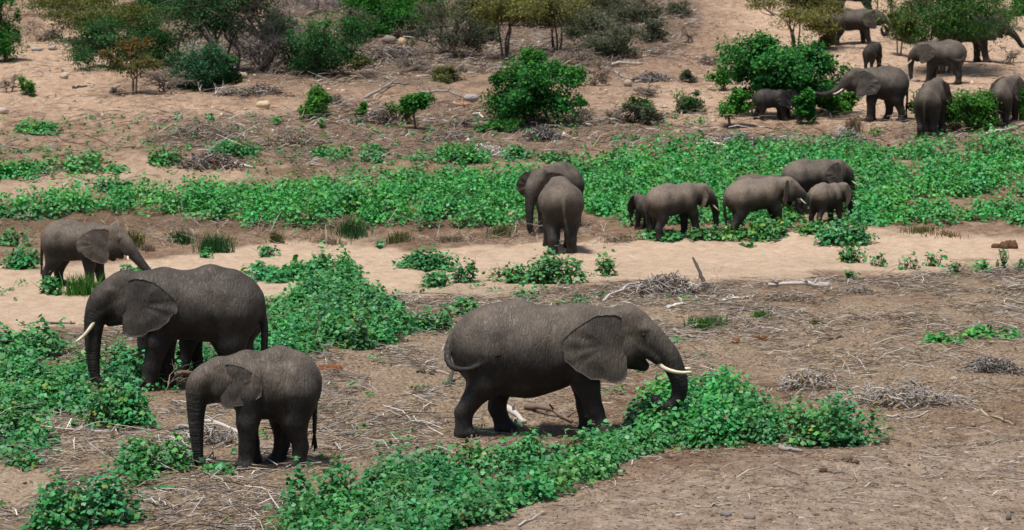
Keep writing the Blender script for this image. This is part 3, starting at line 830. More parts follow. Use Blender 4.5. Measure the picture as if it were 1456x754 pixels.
# ------------------------------------------------------------------ trees and bushes
def bush(px, py, wpx, hpx, label, pal='dark', seed=1, name="bush", cat="bush", leaves=3500, clumps=34, lsize=.11, trunk=0.0, openn=.25, flat=1.0, bark=(.13, .10, .08),
         tip=None, lean=0.0, stems=5, depth=.8, spread=.15, group=None, kind='slim', low=0.0, twigs=6, dist=None):
    rg = np.random.default_rng(seed * 31 + 3)
    if dist: Y = dist; X = (px - 728) / F * Y; Z = heightf(X, Y)
    else: X, Y, Z = ground_at(px, py)
    k = pxm(Y); W = wpx / k / 2 * 1.10; H = hpx / k * 1.04
    root = link(name, None, loc=(X, Y, Z - .05), label=label, category=cat, group=group)
    zb = H * trunk; ch = (H - zb) / 2; cz = zb + ch
    # branch tips spread through the crown
    d = rg.normal(size=(clumps, 3)); d /= np.linalg.norm(d, axis=1)[:, None]
    rr = rg.uniform(.25, 1, clumps) ** .5 * .86
    nl = max(4, clumps // 6); Ld = rg.normal(size=(nl, 3)); Ld /= np.linalg.norm(Ld, axis=1)[:, None]
    Ld[:, 2] = Ld[:, 2] * .9; lr = rg.uniform(.42, .62, nl)
    li = rg.integers(0, nl, clumps)
    C = (Ld[li] * .56 * rg.uniform(.8, 1.15, nl)[li][:, None] + d * rr[:, None] * lr[li][:, None]) * [W, W * depth, ch * flat] + [lean * W, 0, cz]
    if trunk < .05: C[:, 2] *= np.where(rg.random(clumps) < .3, .5, 1)
    C[:, 2] = np.maximum(C[:, 2], zb + .05 * H + low)
    so = Soup(); bk = Soup()
    base = rg.normal(0, (.05 if stems < 10 else .2) * W + .02, (stems, 3)) * [1, 1, 0]
    for s in range(stems):                      # main limbs
        tgt = C[rg.integers(0, clumps)] * .6 + [0, 0, cz * .3]
        p1 = base[s] * 1.5 + np.array([0, 0, max(zb, .12 * H)]) * .8 + rg.normal(0, .04, 3)
        pts = catmull([base[s], p1, (p1 + tgt) / 2 + rg.normal(0, .06 * W, 3), tgt], 3)
        r0 = (.022 + .012 * H) * (1.6 if stems < 3 else 1)
        add_tube(bk, pts, np.linspace(r0, r0 * .35, len(pts)), np.array(bark) * rg.uniform(.8, 1.2), 6)
        base[s] = tgt
    for c in C:
        s = np.argmin(np.linalg.norm(base - c, axis=1)); o = base[s]
        pts = [o * .85 + [0, 0, zb * .1], (o + c) / 2 + rg.normal(0, .07 * W, 3), c]
        add_tube(bk, catmull(pts, 2), np.linspace(.03, .010, 5), np.array(bark) * rg.uniform(.8, 1.3), 4)
        for t in range(twigs):
            e = c + rg.normal(0, spread * 1.1, 3) * [W, W, ch * 1.1]
            add_tube(bk, [c, (c + e) / 2 + rg.normal(0, .03, 3), e], [.010, .008, .004], np.array(bark) * rg.uniform(.9, 1.6), 3)
    link("trunk", bk.mesh("trunk", M_BARK), root)
    if leaves:
        n = int(leaves * (1.8 if pal in ('olivey', 'greygreen', 'olive') else 1) * (1.7 if kind == 'far' else 1) * (1.5 if pal in ('dark', 'bluish', 'vivid', 'greygreen', 'olive') else 1.15)); j = rg.integers(0, clumps, n)
        g = rg.normal(size=(n, 3)); g /= np.linalg.norm(g, axis=1)[:, None]
        off = g * (rg.random((n, 1)) ** .6) * (rg.uniform(.6, 1.5, clumps)[j][:, None]) * spread * 2.0 * [W, W, ch * 1.05]
        P = C[j] + off; P[:, 2] = np.maximum(P[:, 2], .03)
        out = (P - [lean * W, 0, cz * .7]); out /= np.linalg.norm(out, axis=1)[:, None] + 1e-6
        Nn = out * .6 + [0, -.1, .5] + rg.normal(0, .55, (n, 3))
        cl = colours(pal, n, rg) * (.8 + .4 * rg.random(clumps))[j][:, None]
        if tip:
            kx = rg.random(n) < np.clip((P[:, 2] / H - .45) * 1.5, 0, .75)
            cl[kx] = colours(tip, kx.sum(), rg)
        add_leaves(so, P, Nn, lsize * (.95 if kind == 'far' else 1.2) * rg.uniform(.6, 1.3, n), cl, kind, rg)
        link("crown", so.mesh("crown", M_BUSH), root)
    return root
def grass_clump(px, py, wpx, hpx, label, pal='vivid', seed=1, n=260, name="grass_tuft", cat="grass", group=None, wide=.012):
    rg = np.random.default_rng(seed * 7 + 1)
    X, Y, Z = ground_at(px, py); k = pxm(Y); W = wpx / k / 2; H = hpx / k
    so = Soup()
    b = rg.normal(0, .4, (n, 2)).clip(-1, 1) * [W, max(W * .6, .15)]
    h = H * rg.uniform(.45, 1.05, n); ln = rg.normal(0, .28, (n, 2)) * h[:, None]
    z0 = height(b[:, 0] + X, b[:, 1] + Y) - Z - .02
    a = rg.uniform(0, math.pi, n); sx = np.cos(a) * wide; sy = np.sin(a) * wide
    B0 = np.stack([b[:, 0] - sx, b[:, 1] - sy, z0], 1); B1 = np.stack([b[:, 0] + sx, b[:, 1] + sy, z0], 1)
    M0 = np.stack([b[:, 0] + ln[:, 0] * .35 - sx * .8, b[:, 1] + ln[:, 1] * .35 - sy * .8, z0 + h * .6], 1)
    M1 = np.stack([b[:, 0] + ln[:, 0] * .35 + sx * .8, b[:, 1] + ln[:, 1] * .35 + sy * .8, z0 + h * .6], 1)
    T = np.stack([b[:, 0] + ln[:, 0], b[:, 1] + ln[:, 1], z0 + h], 1)
    V = np.stack([B0, B1, M1, M0, T], 1).reshape(-1, 3); i = np.arange(n)[:, None] * 5
    cl = colours(pal, n, rg)
    so.add(V, np.concatenate([i + [0, 1, 2], i + [0, 2, 3], i + [3, 2, 4]]), np.repeat(cl, 5, 0))
    return link(name, so.mesh(name, M_GRASS), loc=(X, Y, Z), label=label, category=cat, group=group)

# ------------------------------------------------------------------ dead wood, litter, stones
WOODC = {'pale': (.46, .43, .40), 'grey': (.27, .25, .235), 'dark': (.07, .06, .055), 'brown': (.17, .12, .09), 'white': (.66, .63, .58), 'tan': (.36, .29, .20)}
def log(p0, p1, thick, label, col='grey', seed=1, stubs=4, lift=0.0, name="fallen_log", cat="log", bend=.12, rise=0.0, group=None):
    """p0, p1: ends in the photograph; thick in metres"""
    rg = np.random.default_rng(seed * 3 + 2)
    a = np.array(ground_at(*p0)); b = np.array(ground_at(*p1)); n = 9
    L = np.linalg.norm(b - a); P = []
    for t in np.linspace(0, 1, n):
        p = a + (b - a) * t; q = p + np.array([rg.normal(0, bend * .25), rg.normal(0, bend * .25), 0]) * L * .3
        q[2] = heightf(q[0], q[1]) + thick * .4 + lift * math.sin(math.pi * min(t * 1.2, 1)) + rise * t + abs(rg.normal(0, .02)); P.append(q)
    P = np.array(P); so = Soup(); o = P[0].copy()
    r = np.linspace(thick, thick * .45, n) * rg.uniform(.85, 1.15, n)
    add_tube(so, P - o, r, np.array(WOODC[col]), 8)
    root = link(name, so.mesh("dead_log", M_WOOD, True), loc=tuple(o), label=label, category=cat, group=group)
    for s in range(stubs):
        i = rg.integers(1, n - 1); d = rg.normal(0, 1, 3); d[2] = abs(d[2]) * .7; d /= np.linalg.norm(d)
        ln = rg.uniform(.15, .45) * min(1.2, L * .35 + .2)
        bb = Soup(); add_tube(bb, [P[i] - o, P[i] - o + d * ln * .5 + rg.normal(0, .03, 3), P[i] - o + d * ln + [0, 0, -.03]], [thick * .45, thick * .32, thick * .12], np.array(WOODC[col]) * rg.uniform(.85, 1.1), 6)
        link("branch", bb.mesh("branch", M_WOOD, True), root)
    return root
def branching(soup, p, d, ln, r, depth, rg, col, sides=5, up=.1):
    p = np.array(p, float); d = np.array(d, float); d /= np.linalg.norm(d)
    q = p + d * ln * .5 + rg.normal(0, .06 * ln, 3); e = p + d * ln + rg.normal(0, .10 * ln, 3)
    add_tube(soup, [p, q, e], [r, r * .8, r * .55], np.array(col) * rg.uniform(.85, 1.15), sides)
    if depth:
        for i in range(rg.integers(2, 4)):
            s = [q, e][i % 2]
            branching(soup, s, d + rg.normal(0, .55, 3) + [0, 0, up], ln * rg.uniform(.5, .75), r * .55, depth - 1, rg, col, max(3, sides - 1), up)
def dead_branch(px, py, wpx, hpx, label, col='white', seed=1, dirx=1, depth=3, r=.02, name="dead_branch", cat="branch", group=None):
    rg = np.random.default_rng(seed * 5 + 4)
    X, Y, Z = ground_at(px, py); k = pxm(Y)
    v = np.array([dirx * wpx / k, rg.normal(0, .15), hpx / k]); ln = np.linalg.norm(v)
    so = Soup(); branching(so, (0, 0, 0), v, ln * .6, r, depth, rg, WOODC[col])
    return link(name, so.mesh(name, M_TWIG), loc=(X, Y, Z - .02), label=label, category=cat, group=group)
def straw(name, label, pts, lens, wid, cols, rg, up=.15):
    """dry flat stalks, each two quads"""
    n = len(pts); x, y = pts[:, 0], pts[:, 1]; th = rg.uniform(0, math.pi, n)
    dx = np.cos(th) * lens / 2; dy = np.sin(th) * lens / 2
    z0 = height(x, y) + .012
    sl = (height(x + dx, y + dy) - height(x - dx, y - dy)) / 2
    A = np.stack([x - dx, y - dy, z0 - sl + np.abs(rg.normal(0, up, n)) * lens], 1); C = np.stack([x + dx, y + dy, z0 + sl + np.abs(rg.normal(0, up, n)) * lens], 1)
    B = (A + C) / 2 + np.stack([rg.normal(0, .08, n) * lens, rg.normal(0, .08, n) * lens, rg.uniform(0, .12, n) * lens], 1)
    W = np.stack([-np.sin(th) * .6, np.cos(th) * .6, np.full(n, .8)], 1) * wid[:, None]
    V = np.stack([A - W, A + W, B - W, B + W, C - W * .4, C + W * .4], 1).reshape(-1, 3); i = np.arange(n)[:, None] * 6
    so = Soup(); so.add(V, np.concatenate([i + [0, 1, 3, 2], i + [2, 3, 5, 4]]), np.repeat(cols, 6, 0))
    link(name, so.mesh(name, M_TWIG), label=label, kind="stuff", category="litter")
def brush_pile(px, py, wpx, hpx, label, cols=('grey', 'pale'), seed=1, n=110, r=.011, name="brush_pile", cat="brush pile"):
    rg = np.random.default_rng(seed * 11 + 6)
    X, Y, Z = ground_at(px, py); k = pxm(Y); W = wpx / k / 2; H = hpx / k
    so = Soup()
    for i in range(int(n * 1.5)):
        a = rg.normal(0, .5, 2).clip(-1.1, 1.1) * [W, max(.3, W * .6)]
        th = rg.uniform(0, 2 * math.pi); ln = rg.uniform(.25, .8) * max(.35, W * .55)
        e = math.exp(-(a[0] / W) ** 2 * 1.5)
        z = heightf(X + a[0], Y + a[1]) - Z; h0 = rg.uniform(0, H * .8) * e; h1 = rg.uniform(0, H * .85) * e
        dx = math.cos(th) * ln; dy = math.sin(th) * ln * .7
        c = np.array(WOODC[cols[rg.integers(0, len(cols))]]) * rg.uniform(.7, 1.15)
        p0 = np.array([a[0], a[1], z + h0]); p2 = np.array([a[0] + dx, a[1] + dy, z + h1])
        add_tube(so, [p0, p0 * .62 + p2 * .38 + rg.normal(0, .07, 3), p2], [r * rg.uniform(.5, 1.7)] * 2 + [r * .3], c, 4)
    return link(name, so.mesh(name, M_TWIG), loc=(X, Y, Z), label=label, category=cat)
def rock(px, py, wpx, hpx, label, col=(.42, .34, .26), seed=1, name="rock", cat="rock", mat=None, group=None, lumps=1):
    rg = np.random.default_rng(seed * 17 + 8)
    X, Y, Z = ground_at(px, py); k = pxm(Y)
    so = Soup()
    for q in range(lumps):
        n1, n2 = 7, 12; V = []
        W = min(wpx / k / 2, hpx / k * .62) * rg.uniform(.75, 1.1) if lumps > 1 else wpx / k / 2; H = hpx / k * (rg.uniform(.6, 1.1) if lumps > 1 else 1)
        c0 = np.array([0, 0, 0.]) if lumps == 1 else np.array([rg.uniform(-1, 1) * wpx / k / 2 * .8, rg.uniform(-.8, .8) * W, 0])
        ph = rg.uniform(0, 6, 4)
        for i in range(n1):
            a = math.pi * i / (n1 - 1)
            for j in range(n2):
                b = 2 * math.pi * j / n2
                rr = 1 + .13 * math.sin(2 * b + ph[0]) + .10 * math.sin(3 * b + ph[1] + a * 2) + .06 * math.sin(5 * b + ph[2]) + rg.normal(0, .03 if mat is None else .10)
                V.append((c0[0] + W * math.sin(a) * math.cos(b) * rr, c0[1] + W * .7 * math.sin(a) * math.sin(b) * rr, c0[2] + H * .42 + H * .58 * math.cos(a) * (rr if 0 < i < n1 - 1 else 1)))
        Fq = [[i * n2 + j, (i + 1) * n2 + j, (i + 1) * n2 + (j + 1) % n2, i * n2 + (j + 1) % n2] for i in range(n1 - 1) for j in range(n2)]
        so.add(V, Fq, np.array(col) * rg.uniform(.85, 1.15))
    return link(name, so.mesh(name, mat or M_STONE, True), loc=(X, Y, Z - .02), label=label, category=cat, group=group)

def litter(name, label, pts, lens, rad, cols, rg, up=.12):
    """many short sticks in one mesh: three-sided, bent once"""
    n = len(pts)
    x, y = pts[:, 0], pts[:, 1]; th = rg.uniform(0, math.pi, n)
    dx = np.cos(th) * lens / 2; dy = np.sin(th) * lens / 2
    lift = np.abs(rg.normal(0, up, n)) * lens; lift2 = np.abs(rg.normal(0, up, n)) * lens
    A = np.stack([x - dx, y - dy, height(x - dx, y - dy) + rad + lift], 1)
    C = np.stack([x + dx, y + dy, height(x + dx, y + dy) + rad + lift2], 1)
    B = (A + C) / 2 + np.stack([rg.normal(0, .08, n) * lens, rg.normal(0, .08, n) * lens, rg.uniform(0, .10, n) * lens], 1)
    Pn = np.stack([-np.sin(th), np.cos(th), np.zeros(n)], 1); U = np.array([0, 0, 1.0])
    V = []
    for P, k in ((A, 1.), (B, 1.), (C, .55)):
        for a in (0, 2.09, 4.19):
            V.append(P + (Pn * math.cos(a + .5) + U * math.sin(a + .5)) * (rad * k)[:, None])
    V = np.stack(V, 1).reshape(-1, 3)
    i = np.arange(n)[:, None] * 9; Q = []
    for s in (0, 3):
        for a in range(3):
            b = (a + 1) % 3; Q.append(i + [s + a, s + b, s + 3 + b, s + 3 + a])
    so = Soup(); so.add(V, np.concatenate(Q), np.repeat(cols, 9, 0))
    link(name, so.mesh(name, M_TWIG), label=label, kind="stuff", category="litter")
# ================================================================== ELEPHANTS
FRONT = "elephants feeding in the foreground"
BAND = "elephants feeding at the green band"
SLOPE = "elephants among the bushes on the slope"
elephant(758, 618, 193, -2, "largest elephant, facing right with long ivory tusk and tail curled round its rump", .024, legs=(.32, .05, -.25, .50), trunk='graze', tusk=.64, tuskdrop=-.25,
         tail='swish', nails=True, group=FRONT, spread=(.10, .04), belly=1.04, drop=.30, head=1.08)
elephant(281, 553, 178, 182, "dark elephant facing left with pale tusk, its trunk hanging into the leaves", .024, legs=(-.15, .18, .35, -.05), trunk='hang', tusk=.44, tuskdrop=.7, tail='long',
         nails=True, group=FRONT, dust_light_k=.45, spread=(.06, .1), short=.82)
elephant(386, 665, 172, 191, "tuskless young elephant in front of the dark one, trunk hanging to the ground", .022, legs=(-.22, .02, .45, .05), trunk=[(2.32, 1.50), (2.34, 1.10), (2.32, .75), (2.30, .42), (2.26, .16), (2.16, .05)],
         tusk=0, slim=.06, head=.85, short=.57, ear=.94, group=FRONT, nails=True, spread=(.16, .2), dust_light_k=.9, tail='hang')
elephant(310, 537, 122, 180, "elephant hidden behind the dark one, only its legs and belly showing", .035, legs=(-.30, .12, .1, -.1), tusk=0, group=FRONT, dust_light_k=.3, short=.9)
elephant(104, 407, 97, -12, "lone young elephant on the left sand, trunk reaching out to a small plant", .032, legs=(.0, .25, -.1, .2), trunk='reach', tusk=.1, slim=.08, head=1.1, short=.80,
         group=FRONT, spread=(.1, .06), dust_light_k=1.2)
elephant(797, 360, 106, 92, "elephant seen from behind on the sand, tail hanging down the middle", .034, legs=(.1, .5, .05, -.05), tusk=0, group=BAND, belly=1.18,
         tail=[(-1.46, 0, 2.02), (-1.62, -.02, 1.75), (-1.66, -.06, 1.3), (-1.66, -.14, .9), (-1.64, -.2, .62)], dust_light_k=1.3, spread=(.0, .0))
elephant(796, 324, 93, 237, "elephant facing the camera behind the one seen from behind, ear spread wide", .038, trunk='down', tusk=0, group=BAND, spread=(1.15, 1.0), head=1.08, dust_light_k=1.0, short=.72)
elephant(960, 337, 77, 28, "brown elephant with its rump to a calf, ear spread out at the far end", .038, legs=(.1, -.2, -.1, .2), trunk='down', tusk=.3, group=BAND, spread=(.3, 1.0), short=.92, pitch=8, dust_light_k=1.7)
elephant(920, 331, 51, 118, "small calf tucked behind the rump of a brown elephant", .035, tusk=0, slim=.12, head=1.12, short=.85, group=BAND, spread=(.7, .3), tail='hang', dust_light_k=.6)
elephant(1078, 330, 79, 18, "round brown elephant at the rim of the sand with dark ear held out", .038, legs=(.05, .2, -.3, .15), trunk='mouth', tusk=.28, group=BAND, spread=(.2, .75), dust_light_k=1.9, short=.95, pitch=6)
elephant(1078, 312, 66, 5, "elephant hidden behind the round brown one, only the top of its back showing", .045, tusk=0, group=BAND, short=.9)
elephant(1152, 302, 78, 24, "elephant with bright white tusk standing deepest in the green leaves", .038, trunk='down', tusk=.42, group=BAND, spread=(.1, .06), short=.88, dust_light_k=1.2)
elephant(1174, 319, 59, 46, "calf turned away in front of the white tusked elephant, ear held out", .036, trunk='down', tusk=.1, slim=.08, head=1.1, short=.95, group=BAND, spread=(.2, .7), dust_light_k=1.8)
elephant(1257, 172, 78, 176, "elephant on the slope stretching its trunk to the dark green tree", .045, legs=(-.1, .05, .55, -.1), trunk=[(2.50, 1.60), (2.78, 1.42), (3.05, 1.30), (3.30, 1.25), (3.55, 1.28), (3.75, 1.34)],
         tusk=.5, tail='long', group=SLOPE, short=.64, dust_light_k=.8, spread=(.12, .1), pitch=-6)
elephant(1095, 171, 46, 4, "small dark calf half hidden under the dark green tree", .045, legs=(.3, -.1, .3, -.2), trunk='hang', tusk=0, slim=.1, head=1.1, short=.88, group=SLOPE, dust_light_k=.1)
elephant(1343, 121, 62, 152, "tusked elephant under the wide acacia with tail swung over its rump", .05, legs=(.1, .1, .1, -.1), trunk='hang', tusk=.5, tail='swishl', group=SLOPE, dust_light_k=.9, short=.78, pitch=4)
elephant(1324, 193, 77, 70, "pale brown young elephant seen from behind at the foot of the slope", .042, legs=(.1, -.1, .1, -.05), tusk=0, slim=.2, group=SLOPE, dust_light_k=1.1, short=.9, spread=(.1, .3), head=1.03)
elephant(1240, 98, 37, 62, "little dark calf between two trees above the reaching elephant", .05, tusk=0, slim=.08, head=1.1, short=.85, group=SLOPE, dust_light_k=.3, legs=(.1, -.1, 0, 0), trunk='down')
elephant(1210, 64, 53, 2, "elephant facing right near the top with its trunk curled to its mouth", .055, legs=(.25, -.1, .1, -.1), trunk='mouth', tusk=.3, group=SLOPE, dust_light_k=.9)
elephant(1214, 22, 52, 180, "elephant cut off by the upper edge above the one curling its trunk", .065, tusk=0, group=SLOPE, dust_light_k=.3)
elephant(1367, 88, 70, 2, "elephant hidden by the acacia crown, front leg and outstretched trunk showing", .05, legs=(.25, -.15, .1, -.1), trunk=[(2.46, 1.72), (2.68, 1.56), (2.88, 1.36), (3.05, 1.12), (3.16, .95), (3.30, .92)],
         tusk=0, group=SLOPE, dust_light_k=.3)
elephant(1429, 174, 67, 66, "young elephant seen from behind at the right edge, left ear raised", .045, legs=(.15, -.1, .1, -.05), tusk=0, slim=.24, group=SLOPE, dust_light_k=1.1, short=.9, spread=(.8, .2), yaw=-25, head=1.04)
elephant(1259, 140, 45, 88, "calf behind the reaching elephant, only its back showing", .06, tusk=0, group=SLOPE, dust_light_k=1.0)

# ================================================================== GREEN GROUND COVER
G1 = [(370, 840), (395, 750), (470, 722), (550, 690), (635, 672), (750, 664), (835, 664), (880, 646), (912, 610), (1000, 575), (1075, 590), (1098, 612), (1095, 628), (1000, 642), (930, 646), (865, 668), (790, 706), (700, 740), (600, 775), (560, 840)]
cover("leafy_cover", "broad leaved green mass at the front below the largest elephant", G1, .44, .44, 3.3, 290, .090, 'leafy', 'mid', 41, .01)
G1B = [(915, 622), (940, 580), (1010, 562), (1070, 580), (1092, 610), (1090, 628), (1000, 640), (930, 640)]
cover("leafy_cover", "taller leafy mound under the tusk of the largest elephant", G1B, .50, .62, 2.6, 290, .096, 'leafy2', 'mid', 42, .01)
L2 = [(-40, 545), (30, 538), (90, 540), (140, 520), (190, 512), (330, 515), (378, 500), (430, 512), (380, 525), (262, 530), (235, 552), (185, 575), (120, 592), (62, 606), (48, 645), (-40, 650)]
cover("leafy_cover", "leafy mass round the legs of the dark elephant and out to the left edge", L2, .48, .46, 2.3, 330, .098, 'leafy', 'mid', 43, .02, avoid=[(142, 562, 26, 26), (198, 572, 22, 16)])
L1 = [(-40, 500), (0, 492), (55, 492), (74, 508), (40, 522), (-40, 525)]
cover("leafy_cover", "leafy patch at the left edge below the pale sand", L1, .45, .48, 2.6, 150, .14, 'leafy', 'mid', 44, .01)
M1 = [(378, 470), (400, 445), (430, 432), (468, 412), (505, 415), (540, 440), (578, 455), (592, 470), (560, 487), (505, 500), (430, 508), (382, 508)]
cover("leafy_cover", "dense leafy thicket right of the dark elephant", M1, .50, .50, 2.4, 300, .105, 'leafy', 'mid', 45, .02)
M2 = [(330, 402), (400, 388), (455, 378), (490, 380), (500, 396), (470, 408), (440, 400), (380, 410), (335, 412)]
cover("leafy_cover", "narrow leafy strip across the pale sand", M2, .42, .30, 2.0, 90, .15, 'leafy', 'mid', 46, .04)
B1 = [(-40, 306), (40, 294), (110, 286), (180, 290), (240, 284), (330, 276), (430, 274), (560, 264), (640, 266), (700, 260), (760, 262), (765, 312), (700, 322), (640, 330), (560, 326), (470, 325), (380, 330), (330, 315), (250, 312), (160, 303), (60, 316), (-40, 316)]
cover("leafy_cover", "left half of the long green band behind the sand", B1, .62, .62, 2.2, 110, .15, 'leafy2', 'far', 47, .01)
B2 = [(760, 268), (832, 252), (835, 232), (900, 224), (1000, 218), (1110, 214), (1200, 218), (1320, 218), (1500, 222), (1500, 284), (1420, 284), (1300, 282), (1285, 296), (1340, 302), (1500, 302), (1500, 318), (1380, 318),
      (1290, 326), (1210, 322), (1150, 325), (1100, 320), (1040, 330), (990, 326), (900, 322), (840, 300), (765, 300)]
cover("leafy_cover", "right half of the long green band around the elephants", B2, .62, .56, 1.7, 125, .15, 'leafy2', 'far', 48, .0, avoid=[(965, 340, 62, 13), (925, 336, 30, 12), (1082, 334, 66, 10), (1172, 322, 30, 13), (1160, 306, 46, 6)])
B3 = [(-40, 248), (20, 240), (90, 236), (165, 236), (172, 243), (90, 250), (20, 262), (-40, 262)]
cover("leafy_cover", "thin green strip on the pale shoulder at the upper left", B3, .5, .34, 2.6, 90, .17, 'leafy2', 'far', 49, .02)
B4 = [(-40, 185), (60, 180), (90, 192), (40, 215), (-40, 222)]
cover("leafy_cover", "sparse green growth at the left edge of the far bank", B4, .45, .34, 2.0, 70, .16, 'leafy', 'far', 50, .15, holes=.42)
B5 = [(440, 226), (520, 222), (600, 226), (640, 234), (560, 238), (450, 232)]
cover("leafy_cover", "low scattered leaves above the left half of the band", B5, .42, .26, .8, 60, .16, 'leafy', 'far', 51, .05, holes=.46)

# ================================================================== SINGLE LEAFY PLANTS
PL = [
 (1180, 636, 158, 68, "broad leafy plant at the right end of the front leaves", 'leafy', .35),
 (128, 745, 150, 74, "large leafy plant at the bottom left corner area", 'leafy', .1),
 (214, 672, 112, 56, "dark leafy plant just left of the young elephant's trunk", 'leafy', .25),
 (165, 608, 125, 60, "leafy plant with yellowing centre below the dark elephant", 'leafy', .15, .16),
 (30, 662, 62, 28, "small ragged plant near the left edge below the leafy mass", 'leafy', .4, .15),
 (318, 675, 52, 16, "flat little plant at the young elephant's front feet", 'leafy', .2),
 (195, 690, 60, 36, "middling plant between the corner plant and the dark leafy one", 'leafy', .35),
 (30, 383, 62, 30, "rounded plant left of the lone young elephant", 'leafy', 0),
 (22, 350, 48, 26, "dark low plant above the rounded one at the left edge", 'leafy', .1),
 (186, 390, 44, 16, "small plant under the tip of the lone elephant's trunk", 'leafy', .1),
 (66, 418, 52, 26, "plant at the hind feet of the lone young elephant", 'leafy', .2),
 (382, 363, 34, 15, "small round bluish plant on the sand behind the dark elephant", 'leafy', 0),
 (285, 366, 30, 16, "little plant at the foot of the dark reeds", 'leafy', 0),
 (612, 385, 98, 30, "spreading dark plant on the sand between thicket and standing elephant", 'leafy', .2),
 (664, 402, 44, 40, "upright plant left of centre at the sand's lower edge", 'leafy', .15),
 (616, 408, 58, 22, "low trailing plant just below the spreading dark one", 'leafy', .4),
 (722, 402, 62, 30, "thin yellowing plant beside the upright one", 'leafy', .45, .3),
 (792, 402, 92, 46, "large plant at the feet of the elephant seen from behind", 'leafy', .1, .08),
 (856, 392, 54, 32, "yellow green plant right of the hind feet on the sand", 'leafy', .35, .4),
 (618, 472, 60, 40, "rounded plant left of the largest elephant's back", 'leafy', 0),
 (662, 450, 56, 28, "pale plant above the rounded one near the largest elephant", 'leafy', .2),
 (750, 426, 40, 18, "short plant above the largest elephant's back", 'leafy', .25, .1),
 (822, 430, 30, 16, "tiny plant above the largest elephant's shoulder", 'leafy', .3),
 (470, 395, 62, 48, "tall bright plant rising above the strip on the sand", 'leafy2', .1, .05),
 (466, 420, 50, 34, "plant with a brown seed head at the top of the thicket", 'leafy', .1, .1),
 (542, 353, 12, 12, "tiny tuft on the sand left of centre", 'leafy', .1),
 (1203, 344, 90, 32, "bushy plant on the rim below the calf and white tusked elephant", 'leafy', 0),
 (1212, 374, 54, 28, "pale yellowish plant on the sand below the bushy rim plant", 'leafy', .3, .25),
 (1250, 380, 26, 20, "small plant right of the pale yellowish one", 'leafy', .35, .1),
 (1294, 384, 30, 25, "second small upright plant along the right sand", 'leafy', .4, .1),
 (1334, 380, 36, 26, "forked upright plant in the row on the right sand", 'leafy', .5),
 (1362, 390, 30, 22, "thin drooping plant in the row on the right sand", 'leafy', .5, .1),
 (1396, 388, 34, 22, "wide pale plant in the row on the right sand", 'leafy', .45),
 (1426, 382, 22, 32, "tallest thin plant near the right edge of the sand", 'leafy', .45),
 (1450, 386, 16, 20, "small plant at the right end of the sand row", 'leafy', .4),
 (1208, 398, 28, 15, "dull low plant among dead twigs at the sand's lower edge", 'leafy', .4),
 (1062, 353, 16, 7, "single green sprig alone on the bare right sand", 'leafy', .2),
 (1340, 488, 60, 14, "low creeping green vine on the bare dirt at the right", 'leafy2', .1),
 (1410, 480, 80, 16, "creeping vine running off the right edge on bare dirt", 'leafy2', .1),
 (1075, 336, 110, 26, "yellow green leaves in front of the round brown elephant's feet", 'leafy', .1, .28),
 (940, 342, 60, 18, "low leaves at the feet of the small calf", 'leafy', .1),
 (1000, 340, 60, 18, "low leaves at the forefeet of the brown elephant", 'leafy', .1),
 (1160, 330, 60, 16, "yellow green leaves in front of the calf turned away", 'leafy', .15, .3),
 (660, 231, 92, 26, "broad leafy patch on the far bank above the band's centre", 'leafy2', 0),
 (730, 225, 44, 18, "leafy clump right of the broad patch on the far bank", 'leafy', .1),
 (790, 228, 50, 12, "low leaves behind the elephant facing the camera", 'leafy', .1),
 (536, 222, 44, 14, "low leafy clump left of the broad patch on the far bank", 'leafy2', .1),
 (472, 224, 58, 15, "leafy clump on the far bank below the upright light shrub", 'leafy2', .1),
 (334, 220, 64, 20, "leafy clump just above the grey brush pile at the left", 'leafy', .05),
 (238, 232, 52, 22, "leafy clump left of the grey brush pile", 'leafy', .15),
 (300, 172, 6, 8, "tiny sprig on the grey slope at the left", 'leafy', .2),
 (44, 190, 56, 18, "low leafy clump on the far bank at the left edge", 'leafy2', .1, .1),
 (393, 178, 16, 12, "very small green clump left of the upright light shrub", 'leafy2', .1),
 (457, 183, 12, 13, "very small bright clump under the upright light shrub", 'bright', .1),
 (1416, 206, 24, 18, "small leafy plant below the pale branch at the right edge", 'bright', .1),
 (1242, 194, 14, 18, "narrow green sprig beside the grey twig nest on the slope", 'bright', .3),
 (160, 272, 70, 18, "sparse weeds on the sand shoulder at the left", 'leafy', .45),
 (20, 310, 50, 20, "ragged plant at the left end of the band", 'leafy', .2),
]
for i, p in enumerate(PL):
    leafy_plant(*p[:5], pal=p[5], open_=p[6], yellow=p[7] if len(p) > 7 else .03, seed=i + 1)
